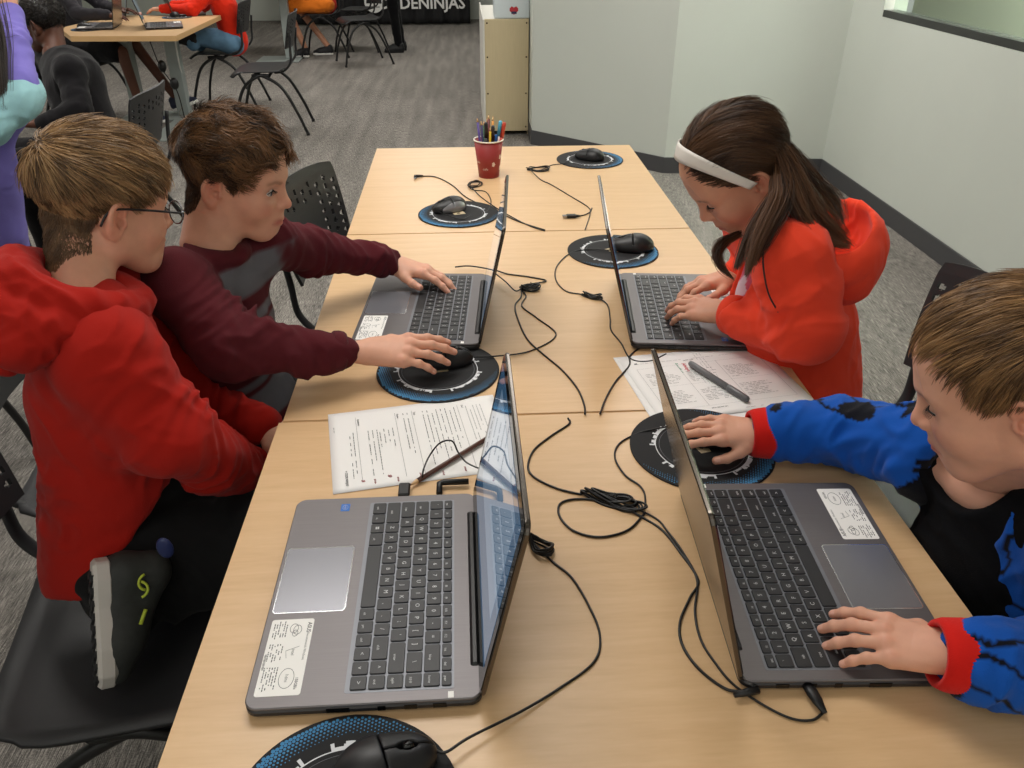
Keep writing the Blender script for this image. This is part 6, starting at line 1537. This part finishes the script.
src = [o for o in COL.objects if o.name.startswith('laptop') and o.parent is None]
for (u, v, rz, lab, k) in [(118, 27, 190, 'far laptop seen from behind with a bronze lid', 0), (146, 27.5, 18, 'far laptop with a dark screen on the back table', 1), (171, 15, 24, 'far laptop with a blue screen by the child in red', 0), (126, 17, 200, 'far laptop behind the others, mostly hidden', 1)]:
    c = copy_tree(src[k]); p = onz(u, v); c.location = (p[0], p[1], TT); c.rotation_euler = (0, 0, math.radians(rz)); c['label'] = lab
pads = [o for o in COL.objects if o.name.startswith('mouse_pad')]; mice = [o for o in COL.objects if o.name.startswith('computer_mouse')]
for (u, v, lab) in ((88, 29.5, 'mouse pad at the near left of the back table'), (177, 17.5, 'mouse pad beside the blue-screened far laptop')):
    c = pads[0].copy(); COL.objects.link(c); p = onz(u, v); c.location = (p[0], p[1], TT); c['label'] = lab
for (u, v, rz, lab) in ((85, 28.5, 0.3, 'black mouse at the near left of the back table'), (175, 17, 2.4, 'black mouse beside the blue-screened far laptop')):
    r = empty('computer_mouse', (*onz(u, v)[:2], TT + 0.0032), rz, lab, 'computer mouse', 'corded black mice')
    for ch in mice[0].children:
        if not ch.name.startswith('cable'): k = ch.copy(); COL.objects.link(k); k.parent = r
# child in a black jacket, back to us
blk = cloth('black_tracksuit', (27, 26, 28), sheen=0.3)
hF = at(42, 22, 3.4); far_person('child in black tracksuit with short black hair sitting with back to camera', hF, 168, -8, at(54, 54, 3.40), at(74, 82, 3.42), V3((-1.60, 3.58, 0.56)),
    [(at(70, 72, 3.24), at(80, 112, 3.22), at(44, 124, 3.15), (-1, 0.2, 0.1), -1), (at(46, 54, 3.6), at(30, 95, 3.6), at(10, 110, 3.5), (-1, 0.2, 0), 1)], blk,
    [(V3((-1.60, 3.50, 0.54)), V3((-2.0, 3.46, 0.53)), V3((-1.98, 3.46, 0.10))), (V3((-1.60, 3.66, 0.54)), V3((-2.0, 3.70, 0.53)), V3((-1.98, 3.70, 0.10)))], blk, 'dark', ((20, 16, 14), 0.006, 0.010, (48, 40, 34)), front=(-0.9, -0.2, 0), scale=1.02, bulk=1.18,
    shoes=[])
# child in lilac hoodie with a turquoise hood, arm raised
lil = cloth('lilac_fleece', (122, 112, 190)); tur = cloth('turquoise_fleece', (140, 182, 188), bump=0.8, bscale=300)
eS, eE, eW = at(4, 112, 2.28), at(20, 84, 2.24), at(10, 14, 2.36)
rE = far_person('child in lilac hoodie with turquoise hood raising an arm at the left edge', at(-40, 60, 2.25), 100, -5, at(-32, 118, 2.28), at(-28, 165, 2.35), at(-14, 250, 2.55),
    [(eS, eE, eW, (-0.05, 0.1, 1), 1), (at(-75, 130, 2.3), at(-85, 190, 2.3), at(-60, 220, 2.4), (0.3, 0.6, 0), -1)], lil, [], None, 'fair', ((40, 30, 24), 0.02, 0.09, (60, 46, 36)), h=0.007, front=(0.1, 1, 0), scale=1.0)
hd_ = Sculpt(0.006); hc = at(-12, 92, 2.22)
hd_.tor(hc, V3((0.25, -0.45, 1)), 0.088, 0.040, k=0, sx=((1, 0, 0), 1.1)); hd_.cone(hc + V3((0.085, -0.03, -0.02)), hc + V3((0.03, -0.10, -0.075)), 0.050, 0.040, k=0.03); hd_.cone(hc + V3((0.03, -.10, -.075)), hc + V3((-0.09, -0.10, -0.05)), 0.045, 0.05, k=0.03)
garment('hood', hd_, [tur], rE, [(hc + V3((-.1, -.1, 0)), hc + V3((.12, -.05, 0)), 1, 1, 1)], amp=0.003, seed=4, broad=0.008, bscale=10, around=20, along=8, crease=0.003)
rs = np.random.RandomState(2); g = spline([at(-14, 5, 2.22), at(-4, 40, 2.19), at(0, 75, 2.17), at(3, 108, 2.16)], 5); off = rs.normal(size=(500, 3)) * 0.013
V_, F_, C_ = ribbons(g[None] + off[:, None] * np.linspace(1, .5, len(g))[None, :, None], 0.002, (30, 24, 20), (60, 48, 38), off * 60, rs); raw_obj('ponytail', V_, F_, hair_mat(), rE, cols=C_)
place_chair((-1.57, 1.86), 90, 'black metal-framed chair under the child in the lilac hoodie')
# child in red at the far table
redt = cloth('bright_red_fleece', (214, 46, 26)); jean = cloth('pale_blue_jeans', (104, 140, 170)); blkb = mat('black_boot', (22, 22, 24), rough=0.5)
cH = V3((-2.02, 7.25, 0))
def rel(x, y, z): return cH + V3((-x, y, z))
far_person('child in bright red hoodie and pale jeans seated at the far table', rel(0.02, 0, 1.08), 180, -20, rel(-0.05, 0, 0.96), rel(-0.10, 0, 0.78), rel(-0.14, 0, 0.54),
    [(rel(-0.04, -0.13, 0.90), rel(0.10, -0.20, 0.78), rel(0.34, -0.16, 0.79), (-1, 0.2, 0), -1), (rel(-0.04, 0.13, 0.90), rel(0.12, 0.2, 0.78), rel(0.34, 0.12, 0.79), (-1, 0, 0), 1)], redt,
    [(rel(-0.12, -0.08, 0.53), rel(0.24, -0.10, 0.60), rel(0.16, -0.14, 0.52)), (rel(-0.12, 0.08, 0.53), rel(0.26, 0.06, 0.56), rel(0.16, 0.03, 0.50))], jean, 'fair', ((80, 60, 40), 0.015, 0.03, (110, 84, 58)),
    shoes=[(rel(0.13, -0.14, 0.50), rel(0.33, -0.15, 0.56), (0, 0, 1), blkb, blkb)])
place_chair((-2.02, 7.30), 180, 'black chair under the child in bright red at the far table')
# child in orange shorts
cI = V3((-1.62, 10.1, 0))
def rel2(x, y, z): return cI + V3((-x, y, z))
shb = mat('dark_trainer', (30, 30, 34), rough=0.6)
far_person('child in red top and orange shorts seated at the back, mostly legs showing', rel2(-0.02, 0, 1.10), 180, -10, rel2(-0.03, 0, 0.98), rel2(-0.06, 0, 0.80), rel2(-0.10, 0, 0.56),
    [(rel2(-0.04, -0.14, 0.92), rel2(0.12, -0.2, 0.74), rel2(0.3, -0.1, 0.76), (-1, 0, 0), -1), (rel2(-0.04, 0.14, 0.92), rel2(0.1, 0.2, 0.74), rel2(0.3, 0.1, 0.76), (-1, 0, 0), 1)], redt,
    [(rel2(-0.08, -0.09, 0.54), rel2(0.34, -0.14, 0.54), rel2(0.18, -0.12, 0.08)), (rel2(-0.08, 0.09, 0.54), rel2(0.28, 0.12, 0.54), rel2(-0.05, 0.05, 0.09))], cloth('orange_sports_shorts', (226, 122, 40)), 'warm', ((60, 40, 30), 0.01, 0.02, (80, 60, 40)), shorts=True,
    shoes=[(rel2(0.15, -0.12, 0.005), rel2(0.36, -0.15, 0.005), (0, 0, 1), shb, WHITE), (rel2(-0.10, 0.05, 0.005), rel2(0.12, 0.03, 0.005), (0, 0, 1), shb, WHITE)])
place_chair((-1.60, 10.12), 180, 'black chair under the child in orange shorts')
place_chair((-1.12, 9.55), 200, 'empty black chair beside the standing dark-trousered person')
place_chair((-1.25, 10.55), 170, 'black chair farthest back, half behind another chair')
# adult standing, only legs in view
blt = cloth('black_slim_trousers', (20, 20, 22)); cJ = onz(396, 52, 0) + V3((0, 0, 0))
far_person('adult in black clothes and ankle boots standing at the back, only legs visible', cJ + V3((0, 0.05, 1.62)), 190, -10, cJ + V3((0.02, 0.05, 1.45)), cJ + V3((0.02, 0.05, 1.25)), cJ + V3((0.02, 0.05, 0.95)),
    [(cJ + V3((0.0, -0.17, 1.38)), cJ + V3((0.02, -0.24, 1.12)), cJ + V3((-0.06, -0.22, 0.88)), (-0.1, 0, -1), -1), (cJ + V3((0.0, 0.25, 1.38)), cJ + V3((0.02, 0.32, 1.12)), cJ + V3((-0.06, 0.30, 0.88)), (-0.1, 0, -1), 1)], blt,
    [(cJ + V3((0.02, -0.04, 0.92)), cJ + V3((0.0, -0.03, 0.50)), cJ + V3((0.04, -0.02, 0.08))), (cJ + V3((0.02, 0.12, 0.92)), cJ + V3((0.01, 0.13, 0.50)), cJ + V3((0.06, 0.13, 0.08)))], blt, 'fair', ((50, 36, 26), 0.015, 0.05, (80, 60, 44)),
    shoes=[(cJ + V3((0.10, -0.03, 0.005)), cJ + V3((-0.13, -0.05, 0.005)), (0, 0, 1), blkb, blkb), (cJ + V3((0.12, 0.13, 0.005)), cJ + V3((-0.11, 0.12, 0.005)), (0, 0, 1), blkb, blkb)], scale=1.1)
# child in charcoal behind the far table with black and green shorts
cG = V3((-2.98, 6.95, 0)); chg = cloth('charcoal_sweater', (52, 50, 54))
def rel3(x, y, z): return cG + V3((x, y, z))
far_person('child in charcoal sweater at the left side of the far table, legs beneath it', rel3(-0.02, 0, 1.14), -10, -15, rel3(0, 0, 1.0), rel3(-0.05, 0, 0.82), rel3(-0.10, 0, 0.55),
    [(rel3(0, -0.15, 0.95), rel3(0.12, -0.26, 0.80), rel3(0.36, -0.30, 0.79), (1, 0, 0), 1), (rel3(0, 0.15, 0.95), rel3(0.14, 0.2, 0.8), rel3(0.3, 0.1, 0.79), (1, 0, 0), -1)], chg,
    [(rel3(-0.05, -0.09, 0.53), rel3(0.36, -0.20, 0.52), rel3(0.42, -0.22, 0.10)), (rel3(-0.05, 0.09, 0.53), rel3(0.38, 0.05, 0.54), rel3(0.62, 0.05, 0.12))], cloth('black_green_shorts', (26, 26, 28)), 'dark', ((20, 16, 14), 0.006, 0.010, (48, 40, 34)), shorts=True,
    shoes=[(rel3(0.38, -0.22, 0.01), rel3(0.60, -0.26, 0.01), (0, 0, 1), mat('navy_trainer', (30, 36, 60), rough=0.6), WHITE), (rel3(0.58, 0.05, 0.03), rel3(0.78, 0.02, 0.10), (-0.3, 0, 1), mat('navy_trainer', (30, 36, 60)), WHITE)])
place_chair((-3.02, 6.97), -8, 'black chair under the child in the charcoal sweater')
place_chair((-1.56, 3.54), 180, 'black perforated chair beside the child in the black tracksuit')
# desk leg and base far back, power leads under the far table
dk = empty('desk', (-1.95, 9.55, 0), 0, 'far desk on a grey metal column behind the child in red', 'desk')
MB().box((-0.55, -0.1, 0.71), (0.15, 1.2, 0.74), 0, 0.003).build('desktop', [MAPLE], dk); MB().box((-0.045, 0.2, 0.016), (0.045, 0.28, 0.709), 0, 0.006).build('leg', [GREYST], dk); MB().box((-0.35, 0.05, 0), (0.12, 0.45, 0.015), 0, 0.004).build('base_plate', [GREYST], dk)
tag(MB().tube(spline([onz(158, 121, .006), onz(165, 115, .006), onz(176, 111, .006), onz(184, 112, .006), onz(190, 104, .05), (-2.24, 6.86, 0.4), (-2.23, 6.86, 0.69)], 8), 0.006, n=6).build('power_lead', [mat('white_cable', (214, 214, 210), rough=0.5)]), 'white power lead running from the floor up the far table leg', 'cable')
tag(MB().tube(spline([(-2.20, 6.2, 0.69), (-2.17, 6.22, 0.50), (-2.12, 6.2, 0.42), (-2.08, 6.22, 0.30), (-2.06, 6.22, 0.012), (-2.02, 6.3, 0.008)], 8), 0.004, n=6).ball((-2.15, 6.21, 0.50), 0.028, 0, 8, (1, 1, 1.5)).ball((-2.09, 6.21, 0.38), 0.026, 0, 8, (1.2, 1, 1.6)).build('power_lead', [CABLE]), 'black adaptor lead hanging under the far table', 'cable')
